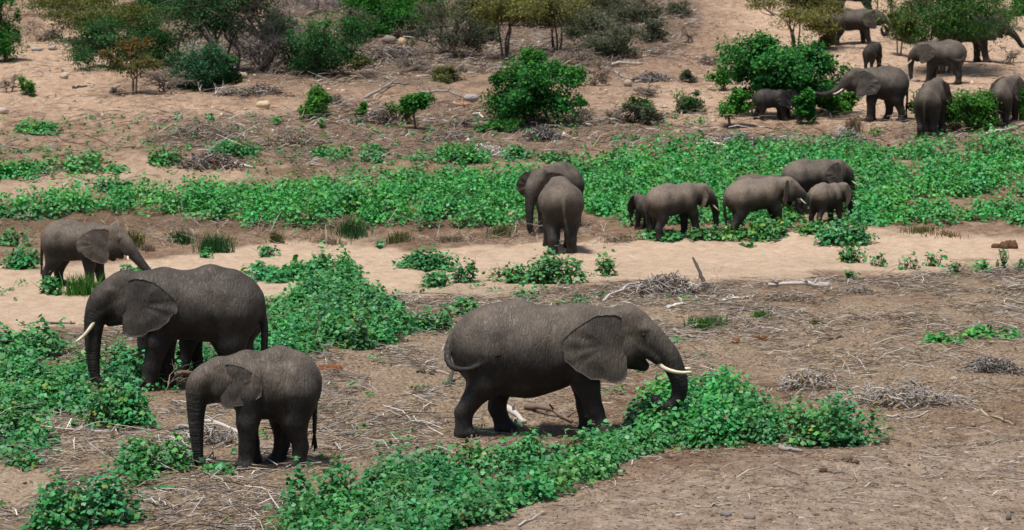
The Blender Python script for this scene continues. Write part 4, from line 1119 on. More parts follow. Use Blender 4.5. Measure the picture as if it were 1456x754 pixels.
GR = [
 (115, 420, 58, 36, "green reed tuft between the lone young elephant's legs", 'bright', 320),
 (150, 418, 40, 20, "yellowish grass at the lone young elephant's forefeet", 'olivey', 180),
 (305, 358, 62, 32, "dark green reeds at the foot of the band on the left", 'dark', 420),
 (258, 346, 40, 20, "shorter dark reeds left of the tall dark reeds", 'dark', 240),
 (186, 352, 46, 30, "dry olive grass behind the lone elephant's head", 'olive', 260),
 (210, 358, 30, 14, "dry straw grass behind the lone elephant's trunk", 'dry', 160),
 (392, 345, 26, 20, "brown reeds right of the tall dark reeds", 'olive', 180),
 (500, 338, 60, 26, "dark grass at the foot of the band left of centre", 'dark', 320),
 (566, 346, 44, 20, "olive grass fringe below the band's centre", 'olive', 260),
 (470, 348, 60, 12, "dry straw fringe between band and sand", 'dry', 220),
 (710, 338, 50, 20, "olive grass left of the elephant seen from behind", 'olive', 260),
 (640, 345, 60, 12, "dry grass fringe below the band near the centre", 'dry', 240),
 (1003, 472, 60, 22, "bright green grass patch right of the largest elephant's head", 'bright', 380),
 (1082, 452, 30, 14, "small bright grass patch above the dung on the right", 'bright', 160),
 (1160, 462, 20, 12, "thin grass sprig on the bare dirt right of centre", 'olive', 60),
 (1213, 190, 26, 30, "grey dry grass tuft rising from the twig nest", 'dry', 200),
 (1210, 312, 30, 12, "low dry grass beside the calf turned away", 'dry', 80),
 (1310, 332, 60, 12, "dry grass fringe along the right rim of the band", 'olive', 200),
 (880, 345, 60, 14, "dry grass on the bank right of the elephant seen from behind", 'dry', 260),
 (1346, 336, 70, 10, "brown dead stems on the right rim of the sand", 'rust', 160),
]
for i, p in enumerate(GR): grass_clump(*p[:5], pal=p[5], n=p[6], seed=i + 1)

# ================================================================== TREES AND BUSHES ON THE SLOPE
B = bush
B(752, 178, 146, 116, "dense vivid green bush in the middle of the slope", 'teal', 1, leaves=9500, clumps=46, lsize=.14, tip='bright', kind='far', spread=.13)
B(706, 188, 60, 26, "low green sprawl at the foot of the vivid bush", 'vivid', 2, leaves=1200, clumps=14, lsize=.13, kind='far')
B(592, 183, 38, 52, "small round tree with bare stem left of the vivid bush", 'vivid', 3, name="small_tree", cat="tree", leaves=1500, clumps=18, trunk=.42, stems=1, lsize=.12, kind='far', spread=.2)
B(566, 178, 40, 42, "loose light green shrub beside the small round tree", 'bright', 4, leaves=700, clumps=14, lsize=.11)
B(511, 168, 19, 30, "tiny bright shrub at the end of the fallen branch", 'bright', 5, leaves=420, clumps=9, lsize=.11, kind='far')
B(450, 168, 62, 64, "upright light green shrub on the open slope", 'bright', 6, leaves=2300, clumps=26, lsize=.12, kind='far', twigs=10)
B(36, 136, 28, 30, "small light green shrub on the pale slope at the left", 'bright', 7, leaves=700, clumps=12, lsize=.12)
B(15, 133, 44, 26, "grey leafless scrub beside the small shrub at the left", 'dry', 8, leaves=0, clumps=20, twigs=14, bark=(.17, .14, .12))
B(276, 126, 100, 90, "bluish green feathery bush in front of the twisted tree", 'bluish', 9, leaves=6500, clumps=50, lsize=.12, spread=.15)
B(188, 135, 84, 78, "thin tree with orange tinged leaves in front of the dark bush", 'olive', 10, name="small_tree", cat="tree", leaves=1300, clumps=24, trunk=.35, stems=3, lsize=.12, tip='rust', twigs=10)
B(165, 98, 158, 80, "spreading dark green bush at the upper left", 'dark', 11, leaves=8000, clumps=54, lsize=.13)
B(150, 62, 207, 89, "olive green tree crown along the top left", 'olive', 12, name="tree", cat="tree", leaves=6500, clumps=50, trunk=.2, lsize=.13, tip='olivey')
B(325, 104, 213, 168, "big dark tree with grey hanging roots at the top", 'dark', 13, name="large_tree", cat="tree", leaves=9000, clumps=84, trunk=.22, stems=16, lsize=.14, bark=(.16, .145, .135), twigs=8, depth=.6)
B(440, 108, 141, 103, "broad dark green bush right of the twisted tree", 'dark', 14, leaves=8500, clumps=56, lsize=.13, tip='vivid')
B(8, 88, 53, 107, "dark green bush cut off by the left edge at the top", 'vivid', 15, leaves=3600, clumps=30, lsize=.13)
B(372, 104, 110, 112, "leafless grey thicket between the twisted tree and broad bush", 'dry', 16, leaves=0, clumps=80, twigs=18, bark=(.17, .15, .145))
B(235, 22, 109, 78, "dark tree crown at the top left of the twisted tree", 'dark', 17, name="tree", cat="tree", leaves=4500, clumps=36, lsize=.16)
B(545, 50, 134, 78, "dark green tree with bright yellow green top at the upper edge", 'vivid', 18, name="tree", cat="tree", leaves=7000, clumps=44, lsize=.16, tip='bright')
B(500, 62, 73, 56, "thin greyish shrub left of the bright topped tree", 'greygreen', 19, leaves=1300, clumps=26, lsize=.12, twigs=10)
B(632, 82, 112, 85, "grey twiggy shrub with sparse leaves left of the yellow trees", 'greygreen', 20, leaves=1900, clumps=40, lsize=.12, twigs=12, bark=(.15, .125, .11))
B(720, 84, 107, 107, "sparse yellowish tree with a forked dark trunk", 'olivey', 21, name="tree", cat="tree", leaves=2600, clumps=40, trunk=.32, stems=4, lsize=.13, twigs=10, tip='olive')
B(790, 74, 134, 98, "sparse yellowish tree right of the forked one", 'olivey', 22, name="tree", cat="tree", leaves=3000, clumps=44, trunk=.25, stems=4, lsize=.13, twigs=10, tip='olive')
B(868, 84, 117, 71, "rounded grey green shrub right of the yellowish trees", 'greygreen', 23, leaves=3400, clumps=44, lsize=.12, twigs=10)
B(905, 34, 109, 56, "dull brownish scrub at the top right of centre", 'greygreen', 24, leaves=1600, clumps=34, lsize=.13, twigs=12)
B(670, 30, 109, 56, "dull olive crown at the upper edge above the twiggy shrub", 'olive', 25, leaves=2200, clumps=34, lsize=.15)
B(855, 14, 97, 44, "dry olive shrub at the upper edge above the rounded one", 'olive', 26, leaves=1600, clumps=30, lsize=.15, twigs=10)
B(845, 122, 60, 44, "leafless greyish scrub right of the vivid bush", 'dry', 27, leaves=250, clumps=24, twigs=14, bark=(.2, .17, .14), lsize=.1)
B(908, 176, 62, 46, "thin dark green shrub with many twigs right of centre", 'greygreen', 28, leaves=1400, clumps=26, lsize=.11, twigs=10, tip='vivid')
B(968, 162, 66, 38, "low leaning green shrub beside the thin dark one", 'dark', 29, leaves=1900, clumps=26, lsize=.11, twigs=8, tip='vivid')
B(826, 152, 30, 20, "small green tuft at the right of the vivid bush", 'vivid', 30, leaves=500, clumps=10, lsize=.12)
B(978, 62, 26, 28, "tiny leafless shrub alone on the pale upper slope", 'dry', 31, leaves=60, clumps=10, twigs=10, bark=(.14, .11, .09), lsize=.1)
B(972, 26, 50, 24, "dry shrub at the top of the pale slope", 'greygreen', 32, leaves=400, clumps=18, twigs=10, lsize=.12)
B(985, 118, 34, 20, "low dry green tuft on the pale slope", 'greygreen', 33, leaves=420, clumps=12, lsize=.11)
B(1120, 166, 160, 132, "dark green spreading tree the elephant reaches for", 'teal', 34, name="tree", cat="tree", leaves=10500, clumps=72, trunk=.12, stems=6, lsize=.16, kind='far', tip='vivid', spread=.12)
B(1180, 158, 84, 48, "bright green bush below the reaching trunk", 'bright', 35, leaves=3200, clumps=26, lsize=.14, kind='far', tip='bright')
B(1137, 177, 44, 50, "low leaves of the dark tree's skirt hiding the calf's head", 'vivid', 49, leaves=1600, clumps=18, lsize=.15, kind='far', tip='vivid')
B(1040, 182, 66, 62, "light green shrub with a short bare stem left of the tree", 'bright', 36, leaves=1500, clumps=20, trunk=.3, stems=2, lsize=.13, kind='far', spread=.17)
B(1030, 130, 46, 40, "pale green loose shrub at the left flank of the dark tree", 'bright', 37, leaves=900, clumps=16, lsize=.12, kind='far')
B(1130, 74, 160, 90, "yellowish thin crowned tree behind the dark green tree", 'olivey', 38, name="tree", cat="tree", leaves=5200, clumps=56, trunk=.3, stems=4, lsize=.13, tip='olive', twigs=10)
B(1340, 104, 205, 190, "wide feathery acacia over the elephants at the upper right", 'acacia', 39, name="acacia_tree", cat="tree", leaves=17000, clumps=110, trunk=.14, stems=5, lsize=.13, depth=.8, spread=.12, twigs=6)
B(1279, 80, 50, 70, "thin olive tree left of the wide acacia", 'olive', 40, name="tree", cat="tree", leaves=1900, clumps=30, trunk=.2, stems=3, lsize=.12, twigs=8)
B(1383, 182, 96, 66, "bright green bush between the two elephants seen from behind", 'bright', 41, leaves=6500, clumps=44, lsize=.13, tip='bright')
B(1446, 170, 40, 50, "bright green bush behind the elephant at the right edge", 'bright', 42, leaves=1800, clumps=18, lsize=.13)
B(1320, 172, 60, 44, "low bright growth behind the pale brown young elephant", 'bright', 43, leaves=2200, clumps=22, lsize=.13)
B(1448, 22, 40, 40, "dark green bush at the top right corner", 'vivid', 44, leaves=2200, clumps=20, lsize=.15)
B(1435, 92, 36, 34, "leafless twiggy shrub below the outstretched trunk", 'dry', 45, leaves=80, clumps=12, twigs=12, bark=(.12, .10, .09), lsize=.1)
B(1268, 34, 36, 52, "thin pale stemmed tree behind the upper elephants", 'olivey', 46, name="tree", cat="tree", leaves=500, clumps=18, trunk=.4, stems=2, lsize=.12, bark=(.2, .18, .15))
B(100, 20, 146, 49, "dark scrub along the top left edge", 'dark', 47, leaves=3800, clumps=34, lsize=.16)
B(450, 18, 134, 49, "grey leafless scrub along the top behind the dark bushes", 'dry', 48, leaves=300, clumps=50, twigs=12, bark=(.19, .165, .16), lsize=.1)

SCR = [(868, 176, 60, 24, 'dry', 60, "leafless grey tangle right of the pale twig heap"), (655, 182, 60, 18, 'dry', 40, "leafless tangle left of the green sprawl"),
 (1045, 120, 50, 26, 'dry', 60, "leafless tangle left of the dark green tree"), (925, 136, 60, 20, 'dry', 50, "leafless tangle below the fallen logs"),
 (1090, 206, 60, 14, 'dry', 30, "leafless tangle under the dark calf"), (640, 118, 60, 24, 'olive', 700, "low olive shrub above the dark fallen branch"),
 (480, 150, 40, 20, 'dry', 40, "leafless tangle between the upright shrub and tiny bright one"), (1010, 92, 44, 20, 'dry', 30, "leafless low tangle on the pale upper slope"),
 (610, 40, 90, 60, 'olive', 1800, "dull scrub behind the twiggy shrub at the top"), (690, 60, 70, 40, 'greygreen', 1400, "grey scrub at the foot of the forked yellow tree"),
 (755, 40, 80, 50, 'olive', 1800, "olive scrub between the two yellowish trees"), (825, 50, 80, 50, 'greygreen', 1600, "grey scrub left of the rounded grey green shrub"),
 (930, 60, 60, 34, 'greygreen', 900, "thin scrub at the right end of the shrub belt"), (750, 96, 70, 26, 'dry', 120, "low leafless thicket under the yellowish trees"),
 (820, 92, 90, 30, 'dry', 200, "low leafless thicket left of the rounded shrub's foot"), (590, 100, 60, 24, 'dry', 80, "low leafless thicket below the bright topped tree"),
 (505, 100, 50, 24, 'olive', 700, "low olive shrub right of the broad dark bush"), (235, 130, 90, 34, 'dry', 160, "leafless thicket between the orange tinged tree and the bluish bush"),
 (395, 60, 60, 60, 'dark', 2200, "dark shrub wedged behind the leafless grey thicket"), (205, 60, 80, 60, 'dark', 3000, "dark shrub behind the spreading bush at the upper left"),
 (60, 60, 70, 40, 'dry', 300, "leafless grey scrub at the top left on the slope"), (318, 120, 60, 44, 'dark', 2000, "low dark foliage at the foot of the twisted tree"),
 (930, 172, 50, 20, 'dry', 60, "leafless low tangle between the two thin green shrubs"), (700, 16, 120, 30, 'dark', 2500, "dark crown line at the top edge above the yellow trees"),
 (575, 16, 120, 46, 'bright', 4500, "vivid green crown at the very top left of centre"), (1168, 70, 44, 40, 'olive', 900, "olive sapling left of the upper elephants' feet"),
 (1290, 60, 90, 60, 'acacia', 3500, "feathery green crown behind the wide acacia"), (1410, 40, 90, 60, 'acacia', 3500, "feathery green crown at the right above the outstretched trunk")]
for i, q in enumerate(SCR): B(q[0], q[1], q[2], q[3], q[6], q[4], 60 + i, leaves=q[5], clumps=30, lsize=.13, twigs=12 if q[4] == 'dry' else 8, bark=(.17, .145, .13))

# ================================================================== DEAD WOOD
log((1180, 408), (1092, 410), .085, "pale thick fallen branch lying right of centre", 'pale', 1, stubs=6, lift=.05)
log((1020, 418), (900, 424), .06, "dark brown branch left of the pale thick one", 'brown', 2, stubs=5)
log((1004, 412), (986, 406), .075, "short dark stump leaning upright among the dead twigs", 'dark', 3, stubs=0, rise=.75, name="leaning_stump", cat="stump")
log((950, 440), (978, 434), .06, "forked white piece of driftwood above the largest elephant's head", 'white', 4, stubs=3)
log((1028, 432), (1072, 424), .05, "white crooked branch below the pale thick one", 'white', 5, stubs=4)
log((958, 472), (988, 484), .06, "grey hollow stick beside the green grass patch", 'grey', 6, stubs=0)
log((720, 586), (748, 604), .085, "pale log seen between the largest elephant's legs", 'pale', 7, stubs=1)
log((750, 584), (812, 604), .065, "dark branch seen under the largest elephant's belly", 'brown', 8, stubs=4, lift=.1)
log((636, 552), (652, 536), .06, "mossy dark stump behind the largest elephant's hind leg", 'dark', 9, stubs=1, rise=.3, name="stump", cat="stump")
log((592, 532), (618, 536), .035, "dark flat stick left of the largest elephant", 'dark', 10, stubs=2)
log((232, 547), (300, 536), .08, "dark fallen trunk between the dark elephant's legs", 'brown', 11, stubs=4, lift=.08)
log((250, 612), (330, 622), .06, "grey branch on the ground left of the young elephant's forelegs", 'grey', 12, stubs=6, lift=.08)
log((288, 604), (360, 628), .05, "pale branch crossing behind the young elephant's trunk", 'pale', 13, stubs=5, lift=.1)
log((62, 462), (108, 462), .045, "dark stick lying on the pale sand at the left", 'dark', 14, stubs=2)
log((1108, 643), (1142, 645), .045, "short grey stick below the broad leafy plant at the right", 'grey', 15, stubs=1)
log((988, 725), (1042, 718), .014, "thin pale twig on the bare dirt at the bottom", 'pale', 16, stubs=1)
log((738, 752), (772, 732), .018, "thin white twig at the bottom edge of the bare mound", 'pale', 17, stubs=0)
log((1395, 588), (1440, 606), .03, "thin branching dead stem on the right dirt", 'tan', 18, stubs=5)
log((1262, 596), (1320, 590), .02, "long thin pale stick below the pale brush pile", 'pale', 19, stubs=3)
log((1395, 196), (1460, 178), .07, "pale bent branch at the foot of the slope by the right edge", 'pale', 20, stubs=4, lift=.1)
log((990, 208), (1045, 214), .07, "white dead branch in the litter above the band", 'white', 21, stubs=5, lift=.1)
log((1080, 198), (1120, 196), .06, "pale broken branch under the dark green tree", 'pale', 22, stubs=4)
log((518, 141), (580, 121), .085, "grey fallen branch slanting up from the tiny bright shrub", 'grey', 23, stubs=5, lift=.15)
log((598, 132), (660, 140), .075, "dark fallen branch left of the vivid bush", 'grey', 24, stubs=5, lift=.1)
log((868, 95), (914, 92), .09, "pale straight log on the slope right of the rounded shrub", 'pale', 25, stubs=1, lift=.1)
log((872, 102), (900, 116), .07, "grey log lying below the pale straight one", 'grey', 26, stubs=3)
log((905, 118), (955, 110), .075, "grey branch right of the two fallen logs", 'grey', 27, stubs=4)
log((672, 165), (690, 173), .06, "white stick at the left foot of the vivid bush", 'white', 28, stubs=1, lift=.1)
log((332, 236), (362, 240), .06, "white broken branch at the right end of the brush pile", 'white', 29, stubs=3)
log((104, 126), (124, 124), .08, "short dark log on the pale slope", 'dark', 30, stubs=1)
log((158, 134), (172, 126), .09, "short grey log left of the orange tinged tree", 'grey', 31, stubs=1, rise=.15)
log((440, 236), (470, 234), .04, "thin pale stick on the far bank at the left", 'pale', 32, stubs=2)
log((1130, 328), (1160, 330), .03, "thin brown stick on the right sand rim", 'brown', 33, stubs=2)
log((1060, 470), (1020, 474), .02, "thin twig on the dirt left of the reddish dung", 'brown', 34, stubs=2)
log((1195, 480), (1178, 486), .03, "small black flake of wood on the right dirt", 'dark', 35, stubs=0)
log((1090, 462), (1060, 468), .05, "dark rotten piece of wood above the reddish dung", 'dark', 36, stubs=2)
log((1200, 404), (1270, 396), .03, "thin grey branch right of the pale thick one", 'grey', 37, stubs=4)
log((860, 430), (945, 400), .035, "long white branch in the tangle above the largest elephant", 'pale', 38, stubs=5, lift=.15)
DB = [
 (310, 500, -18, 58, "thin white bare stem standing in front of the dark elephant", 'pale', 1, .016),
 (352, 500, -3, 26, "short bare twig right of the tall white stem", 'pale', 2, .012),
 (390, 500, -8, 36, "forked pale twig in front of the leafy thicket", 'pale', 3, .013),
 (410, 496, 14, 40, "leaning pale twig in front of the leafy thicket", 'pale', 4, .013),
 (445, 500, 12, 52, "tall thin dry stem right of the dark elephant's tail", 'tan', 5, .012),
 (158, 653, -56, 42, "long thin pale stem slanting over the litter at the left", 'pale', 6, .014),
 (232, 560, 22, 44, "bent dry stalk behind the yellowing plant", 'tan', 7, .014),
 (265, 530, -6, 42, "dry bent stalk under the dark elephant's belly", 'pale', 8, .014),
 (785, 694, -16, 26, "bare white twig standing in the front leaves", 'pale', 9, .013),
 (1148, 575, 14, 34, "bare twig fan above the broad leafy plant", 'pale', 10, .015),
 (1125, 570, -14, 30, "grey bare twig fan right of the leafy mound", 'grey', 11, .015),
 (1345, 560, 8, 26, "pale twig standing at the right end of the brush pile", 'pale', 12, .014),
 (300, 137, 20, 16, "white forked branch at the foot of the bluish bush", 'white', 13, .03),
 (286, 134, -4, 16, "white upright twig left of the forked branch", 'white', 14, .025),
 (1065, 470, 5, 10, "little dry sprig on the dirt", 'tan', 15, .01),
 (105, 750, 40, 22, "pale stick leaning into the corner plant", 'pale', 16, .014),
 (990, 410, 6, 30, "reddish dry stalk beside the leaning stump", 'brown', 17, .014),
 (1018, 405, 5, 30, "thin dry stalk above the dead twigs", 'tan', 18, .01),
 (840, 470, 30, 34, "bare branch behind the largest elephant's back", 'pale', 19, .015),
 (640, 480, 8, 16, "short pale twig left of the largest elephant's back", 'pale', 20, .013),
]
for p in DB: dead_branch(p[0], p[1], abs(p[2]), p[3], p[4], p[5], p[6], 1 if p[2] > 0 else -1, 3, p[7])
brush_pile(1280, 578, 185, 36, "pale tangle of dead twigs on the right dirt", ('pale', 'grey', 'grey', 'tan'), 1, 330)
brush_pile(1150, 555, 100, 34, "grey brown twig tangle above the broad leafy plant", ('grey', 'tan', 'brown', 'pale'), 2, 170)
brush_pile(1412, 530, 92, 26, "dark twig heap near the right edge", ('grey', 'dark', 'grey'), 3, 170)
brush_pile(950, 420, 120, 36, "tangle of dead branches above the largest elephant's head", ('grey', 'dark', 'pale', 'brown'), 4, 260, .014)
brush_pile(1120, 428, 120, 16, "low scatter of dead wood round the pale thick branch", ('grey', 'brown', 'tan'), 5, 150)
brush_pile(298, 238, 84, 24, "grey brush pile on the far bank at the left", ('grey', 'dark', 'brown'), 6, 240, .022)
brush_pile(770, 200, 58, 28, "grey twig heap below the vivid bush", ('grey', 'dark', 'grey'), 7, 220, .018)
brush_pile(542, 178, 56, 26, "grey brown twig heap left of the small round tree", ('grey', 'brown', 'dark'), 8, 180, .016)
brush_pile(828, 180, 56, 30, "pale twig heap right of the vivid bush's foot", ('grey', 'tan'), 9, 160, .016)
brush_pile(1204, 206, 62, 30, "round nest of grey twigs on the slope", ('grey', 'pale', 'brown'), 10, 240, .016)
brush_pile(1050, 206, 80, 20, "grey litter of branches under the dark green tree", ('grey', 'pale', 'dark'), 11, 190, .018)
brush_pile(290, 196, 110, 26, "low grey mat of dead stems on the left slope", ('grey', 'brown', 'tan'), 12, 300, .014)
brush_pile(420, 205, 90, 22, "low grey mat of dead stems below the upright shrub", ('grey', 'brown', 'tan'), 13, 240, .014)
brush_pile(640, 198, 80, 12, "thin litter of stems below the small round tree", ('grey', 'brown'), 14, 120, .014)
brush_pile(925, 118, 70, 18, "dark litter round the logs on the slope", ('grey', 'dark'), 15, 140, .018)
brush_pile(560, 86, 110, 26, "dark litter under the twiggy shrubs at the top", ('dark', 'grey', 'brown'), 16, 220, .02)
brush_pile(265, 665, 100, 26, "straw and twigs left of the young elephant's trunk", ('tan', 'pale', 'grey'), 17, 150)
brush_pile(290, 632, 110, 30, "tangle of pale twigs behind the young elephant's trunk", ('pale', 'tan', 'grey'), 18, 210)
brush_pile(475, 478, 50, 16, "grey twigs along the right foot of the thicket", ('grey', 'pale', 'tan'), 19, 110)
brush_pile(1220, 418, 60, 10, "sparse twigs at the right end of the dead wood", ('brown', 'grey'), 20, 70)
brush_pile(360, 135, 100, 16, "dark litter under the twisted tree", ('dark', 'grey', 'brown'), 21, 180, .02)
brush_pile(690, 222, 60, 18, "white and grey twigs above the band's centre", ('white', 'grey'), 22, 100, .02)

# ================================================================== ROCKS AND DUNG
RK = [(374, 153, 18, 10, "pale rounded boulder on the open slope", (.50, .40, .27)), (91, 112, 13, 8, "flat pale stone in the middle of the left slope", (.45, .38, .31)),
      (52, 72, 18, 5, "long flat grey stone high on the left slope", (.36, .33, .31)), (75, 71, 15, 6, "grey stone next to the long flat one", (.36, .33, .30)),
      (94, 68, 8, 6, "small pale stone right of the two flat grey ones", (.48, .40, .32)), (4, 163, 16, 10, "pale stone at the left edge of the slope", (.48, .39, .33)),
      (670, 144, 22, 10, "grey boulder left of the vivid bush", (.30, .27, .26)), (656, 152, 26, 7, "orange brown flat rock below the grey boulder", (.36, .19, .11)),
      (573, 66, 14, 12, "yellowish boulder under the bright topped tree", (.36, .27, .16)), (553, 62, 24, 12, "dark boulder left of the yellowish one", (.20, .17, .15)),
      (893, 124, 12, 9, "pinkish stone beside the grey logs", (.42, .33, .27)), (1150, 536, 8, 4, "small pale stone in the twig tangle", (.45, .37, .3)),
      (1356, 541, 14, 7, "smooth tan stone near the dark twig heap", (.42, .32, .25)), (1033, 735, 16, 9, "grey clod at the bottom of the bare dirt", (.20, .18, .17)),
      (1066, 741, 16, 9, "grey brown clod beside the first at the bottom", (.20, .17, .15)), (1434, 739, 9, 8, "dark small stone at the bottom right", (.10, .09, .085)),
      (1123, 734, 9, 6, "dark little clod in the lower dirt", (.14, .11, .10)), (1012, 735, 8, 5, "tiny dark clod left of the grey one", (.14, .11, .09)),
      (1160, 736, 9, 6, "brown little clod right of the dark one", (.15, .11, .09)), (810, 328, 7, 5, "small pinkish stone at the brown elephant's feet", (.46, .34, .28)),
      (1270, 262, 5, 4, "tiny stone hidden in the band", (.3, .25, .2)), (346, 112, 12, 9, "tan stone under the twisted tree", (.40, .30, .22)), (1098, 196, 9, 5, "pale stone under the reaching trunk's tree", (.4, .35, .3))]
for i, p in enumerate(RK):
    if i in (19, 20): continue
    rock(*p[:5], col=p[5], seed=i + 1)
DG = [(1084, 486, 34, 9, "long reddish brown dung heap on the right dirt", (.13, .06, .032), 9), (1047, 488, 12, 8, "single round dung ball left of the reddish heap", (.19, .08, .04), 1),
      (1430, 354, 38, 11, "brown dung heap on the sand near the right edge", (.12, .065, .04), 9), (468, 530, 34, 11, "rusty red dung heap beside the dark elephant's tail", (.20, .075, .035), 12),
      (1210, 659, 20, 12, "brown dung pair on the bare dirt below the broad plant", (.15, .11, .075), 2), (1170, 673, 13, 10, "single brown dung ball left of the pair", (.15, .10, .06), 1),
      (630, 188, 12, 4, "small reddish dung on the far slope", (.15, .07, .04), 3), (160, 622, 12, 6, "dark dung in the litter below the yellowing plant", (.07, .045, .03), 2)]
for i, p in enumerate(DG): rock(*p[:5], col=p[5], seed=i + 60, name="dung_heap", cat="dung", mat=M_DUNG, lumps=p[6])

# ================================================================== LITTER (uncountable)
def region_points(n, x0, x1, y0, y1, keep, seed):
    rg = np.random.default_rng(seed)
    out = []; c = 0
    while c < n:
        m = 6000
        D = rg.uniform(y0, y1, m); X = rg.uniform(-.2, .2, m) * D
        z = height(X, D); px, py = project(X, D, z)
        k = keep(px, py, X, D, rg)
        q = np.stack([X, D], 1)[k & (rg.random(m) < D / y1)]
        out.append(q); c += len(q)
    return np.concatenate(out)[:n]
def in_any(px, py, polys, m=0): 
    r = np.zeros(px.shape, bool)
    for p in polys: r |= poly_sd(px, py, p) > m
    return r
def keep_mid(px, py, X, D, rg):
    d = fbm(X / 1.3, D / 2.2, 77, 3)
    w = np.where(px < 620, 1.0, np.where(py < 480, .75, .35))
    k = (py > 385) & (py < 770) & ~in_any(px, py, [SAND, SAND3], -4) & (d > .42) & (rg.random(len(px)) < w)
    k |= (py > 640) & (px > 700) & (rg.random(len(px)) < .10)
    k &= ~((py > 560) & (px > 640) & (py < 770) & (rg.random(len(px)) < .8))
    return k
rg = np.random.default_rng(99)
def wood_cols(n, names, rg): 
    A = np.array([WOODC[k] for k in names]); return A[rg.integers(0, len(A), n)] * rg.uniform(.6, 1.25, (n, 1))
p = region_points(48000, 0, 0, 43, 88, keep_mid, 1)
straw("straw_litter", "straw and thin dead twigs scattered over the near dirt", p, rg.gamma(2.2, .065, len(p)) + .06, rg.uniform(.003, .008, len(p)), wood_cols(len(p), ('tan', 'pale', 'grey', 'brown', 'tan', 'dark'), rg), rg)
p = region_points(6500, 0, 0, 43, 88, keep_mid, 2)
litter("twig_litter", "thicker pale dead twigs scattered over the near dirt", p, rg.gamma(2.2, .14, len(p)) + .12, rg.uniform(.006, .013, len(p)), wood_cols(len(p), ('pale', 'grey', 'white', 'tan', 'brown'), rg), rg, .18)
def keep_duff(px, py, X, D, rg):
    return in_any(px, py, [DUFF, DUFF2], 0) & (py > -30)
p = region_points(16000, 0, 0, 108, 185, keep_duff, 13)
straw("straw_litter", "grey dry grass and fallen stems matted on the far bank", p, rg.gamma(2.2, .14, len(p)) + .15, rg.uniform(.007, .02, len(p)), wood_cols(len(p), ('grey', 'brown', 'tan', 'dark', 'brown', 'pale'), rg), rg, .35)
def keep_far(px, py, X, D, rg):
    d = fbm(X / 2.5, D / 4, 78, 3)
    return (py < 262) & (py > -30) & (d > .45) & (rg.random(len(px)) < np.where(py > 160, 1, .35))
p = region_points(5200, 0, 0, 104, 178, keep_far, 3)
litter("twig_litter", "grey dead stems scattered over the far bank", p, rg.gamma(2.2, .17, len(p)) + .15, rg.uniform(.008, .018, len(p)), wood_cols(len(p), ('grey', 'brown', 'tan', 'dark', 'pale'), rg), rg, .22)
def keep_rim(px, py, X, D, rg):
    return (py > 318) & (py < 350) & (px < 900) & (fbm(X / 2, D / 1, 79, 2) > .4)
p = region_points(1500, 0, 0, 92, 103, keep_rim, 4)
litter("straw_litter", "dry straw along the foot of the green band", p, rg.gamma(2.2, .16, len(p)) + .1, rg.uniform(.006, .012, len(p)), wood_cols(len(p), ('tan', 'tan', 'brown', 'pale'), rg), rg, .3)

def pebbles(name, label, pts, size, cols, rg):
    n = len(pts); V0 = np.array([(1, 0, 0), (-1, 0, 0), (0, 1, 0), (0, -1, 0), (0, 0, 1), (0, 0, -.4)], float)
    F0 = np.array([(0, 2, 4), (2, 1, 4), (1, 3, 4), (3, 0, 4), (2, 0, 5), (1, 2, 5), (3, 1, 5), (0, 3, 5)])
    S = size[:, None, None] * rg.uniform(.55, 1.2, (n, 6, 1)) * rg.uniform(.6, 1.2, (n, 1, 3)) * [1.2, 1, .8]
    a = rg.uniform(0, 6, n); c, s = np.cos(a), np.sin(a)
    P = V0[None] * S; P = np.stack([P[..., 0] * c[:, None] - P[..., 1] * s[:, None], P[..., 0] * s[:, None] + P[..., 1] * c[:, None], P[..., 2]], -1)
    P += np.stack([pts[:, 0], pts[:, 1], height(pts[:, 0], pts[:, 1])], 1)[:, None]
    so = Soup(); so.add(P.reshape(-1, 3), (F0[None] + np.arange(n)[:, None, None] * 6).reshape(-1, 3), np.repeat(cols, 6, 0))
    link(name, so.mesh(name, M_STONE), label=label, kind="stuff", category="pebbles")
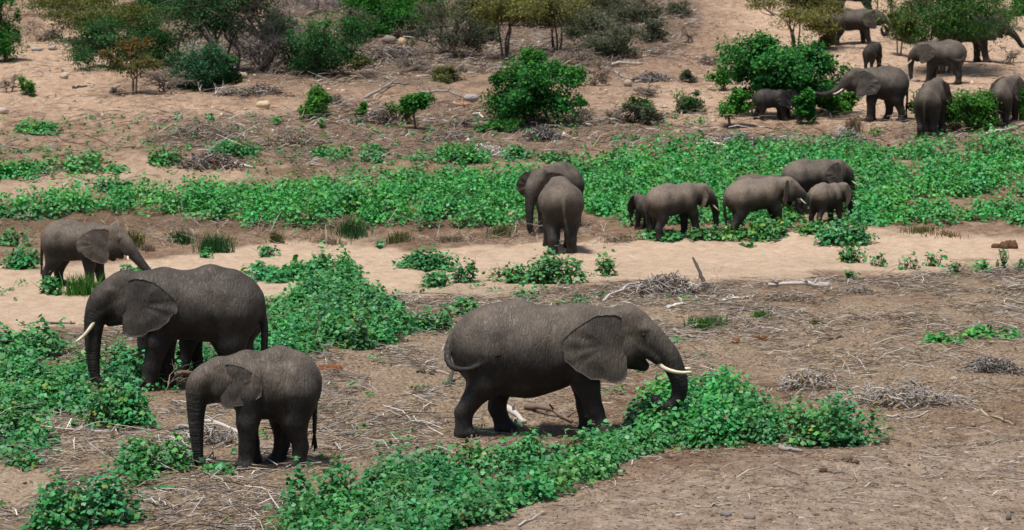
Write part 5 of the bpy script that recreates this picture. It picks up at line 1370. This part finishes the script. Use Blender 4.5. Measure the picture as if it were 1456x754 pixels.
p = region_points(9000, 0, 0, 41, 75, lambda px, py, X, D, rg: (py > 430) & ~in_any(px, py, [SAND], 0) & (fbm(X / 1.5, D / 2, 80, 2) > .35), 5)
pebbles("dirt_clods", "small clods and crumbs of earth on the near dirt", p, rg.gamma(1.6, .010, len(p)) + .008, np.array([(.20, .14, .10)]) * rg.uniform(.45, 1.5, (len(p), 1)), rg)
p = region_points(9000, 0, 0, 112, 178, lambda px, py, X, D, rg: (py < 205) & (fbm(X / 4, D / 6, 81, 3) > .47), 6)
pebbles("loose_stones", "pale loose stones scattered over the far slope", p, rg.gamma(1.3, .026, len(p)) + .02, np.array([(.46, .37, .29)]) * rg.uniform(.3, 1.3, (len(p), 1)), rg)
p = region_points(12000, 0, 0, 41, 62, lambda px, py, X, D, rg: (py > 560) & (px > 640) & (py < 790), 15)
straw("dirt_crumbs", "crumbs of bark and leaf scattered over the bare mound", p, rg.gamma(1.6, .028, len(p)) + .02, rg.uniform(.003, .009, len(p)), wood_cols(len(p), ('brown', 'dark', 'tan', 'brown', 'grey', 'pale'), rg), rg, .10)
# small weeds
def weeds(name, label, pts, h, pal, rg, size, per=12):
    so = Soup(); dome_leaves(so, pts[:, 0], pts[:, 1], rg.uniform(.08, .25, len(pts)), h * rg.uniform(.6, 1.3, len(pts)), per, size, pal, 'mid' if size < .1 else 'far', rg, .15)
    link(name, so.mesh(name, M_LEAF), label=label, kind="stuff", category="weeds")
p = region_points(330, 0, 0, 43, 88, lambda px, py, X, D, rg: (py > 400) & (px < 1000) & (fbm(X / 2, D / 3, 83, 2) > .5) & ~((py > 640) & (px > 640)), 7)
weeds("small_weeds", "tiny green weeds dotted over the near litter", p, .10, 'leafy', rg, .08)
p = region_points(420, 0, 0, 100, 126, lambda px, py, X, D, rg: (py < 262) & (py > 165) & (px < 1000), 8)
weeds("small_weeds", "tiny green weeds dotted over the far bank", p, .22, 'leafy', rg, .13)
tri = sum(len(o.data.loops) - 2 * len(o.data.polygons) for o in SC.objects if o.type == 'MESH')
print("TRIANGLES", tri)
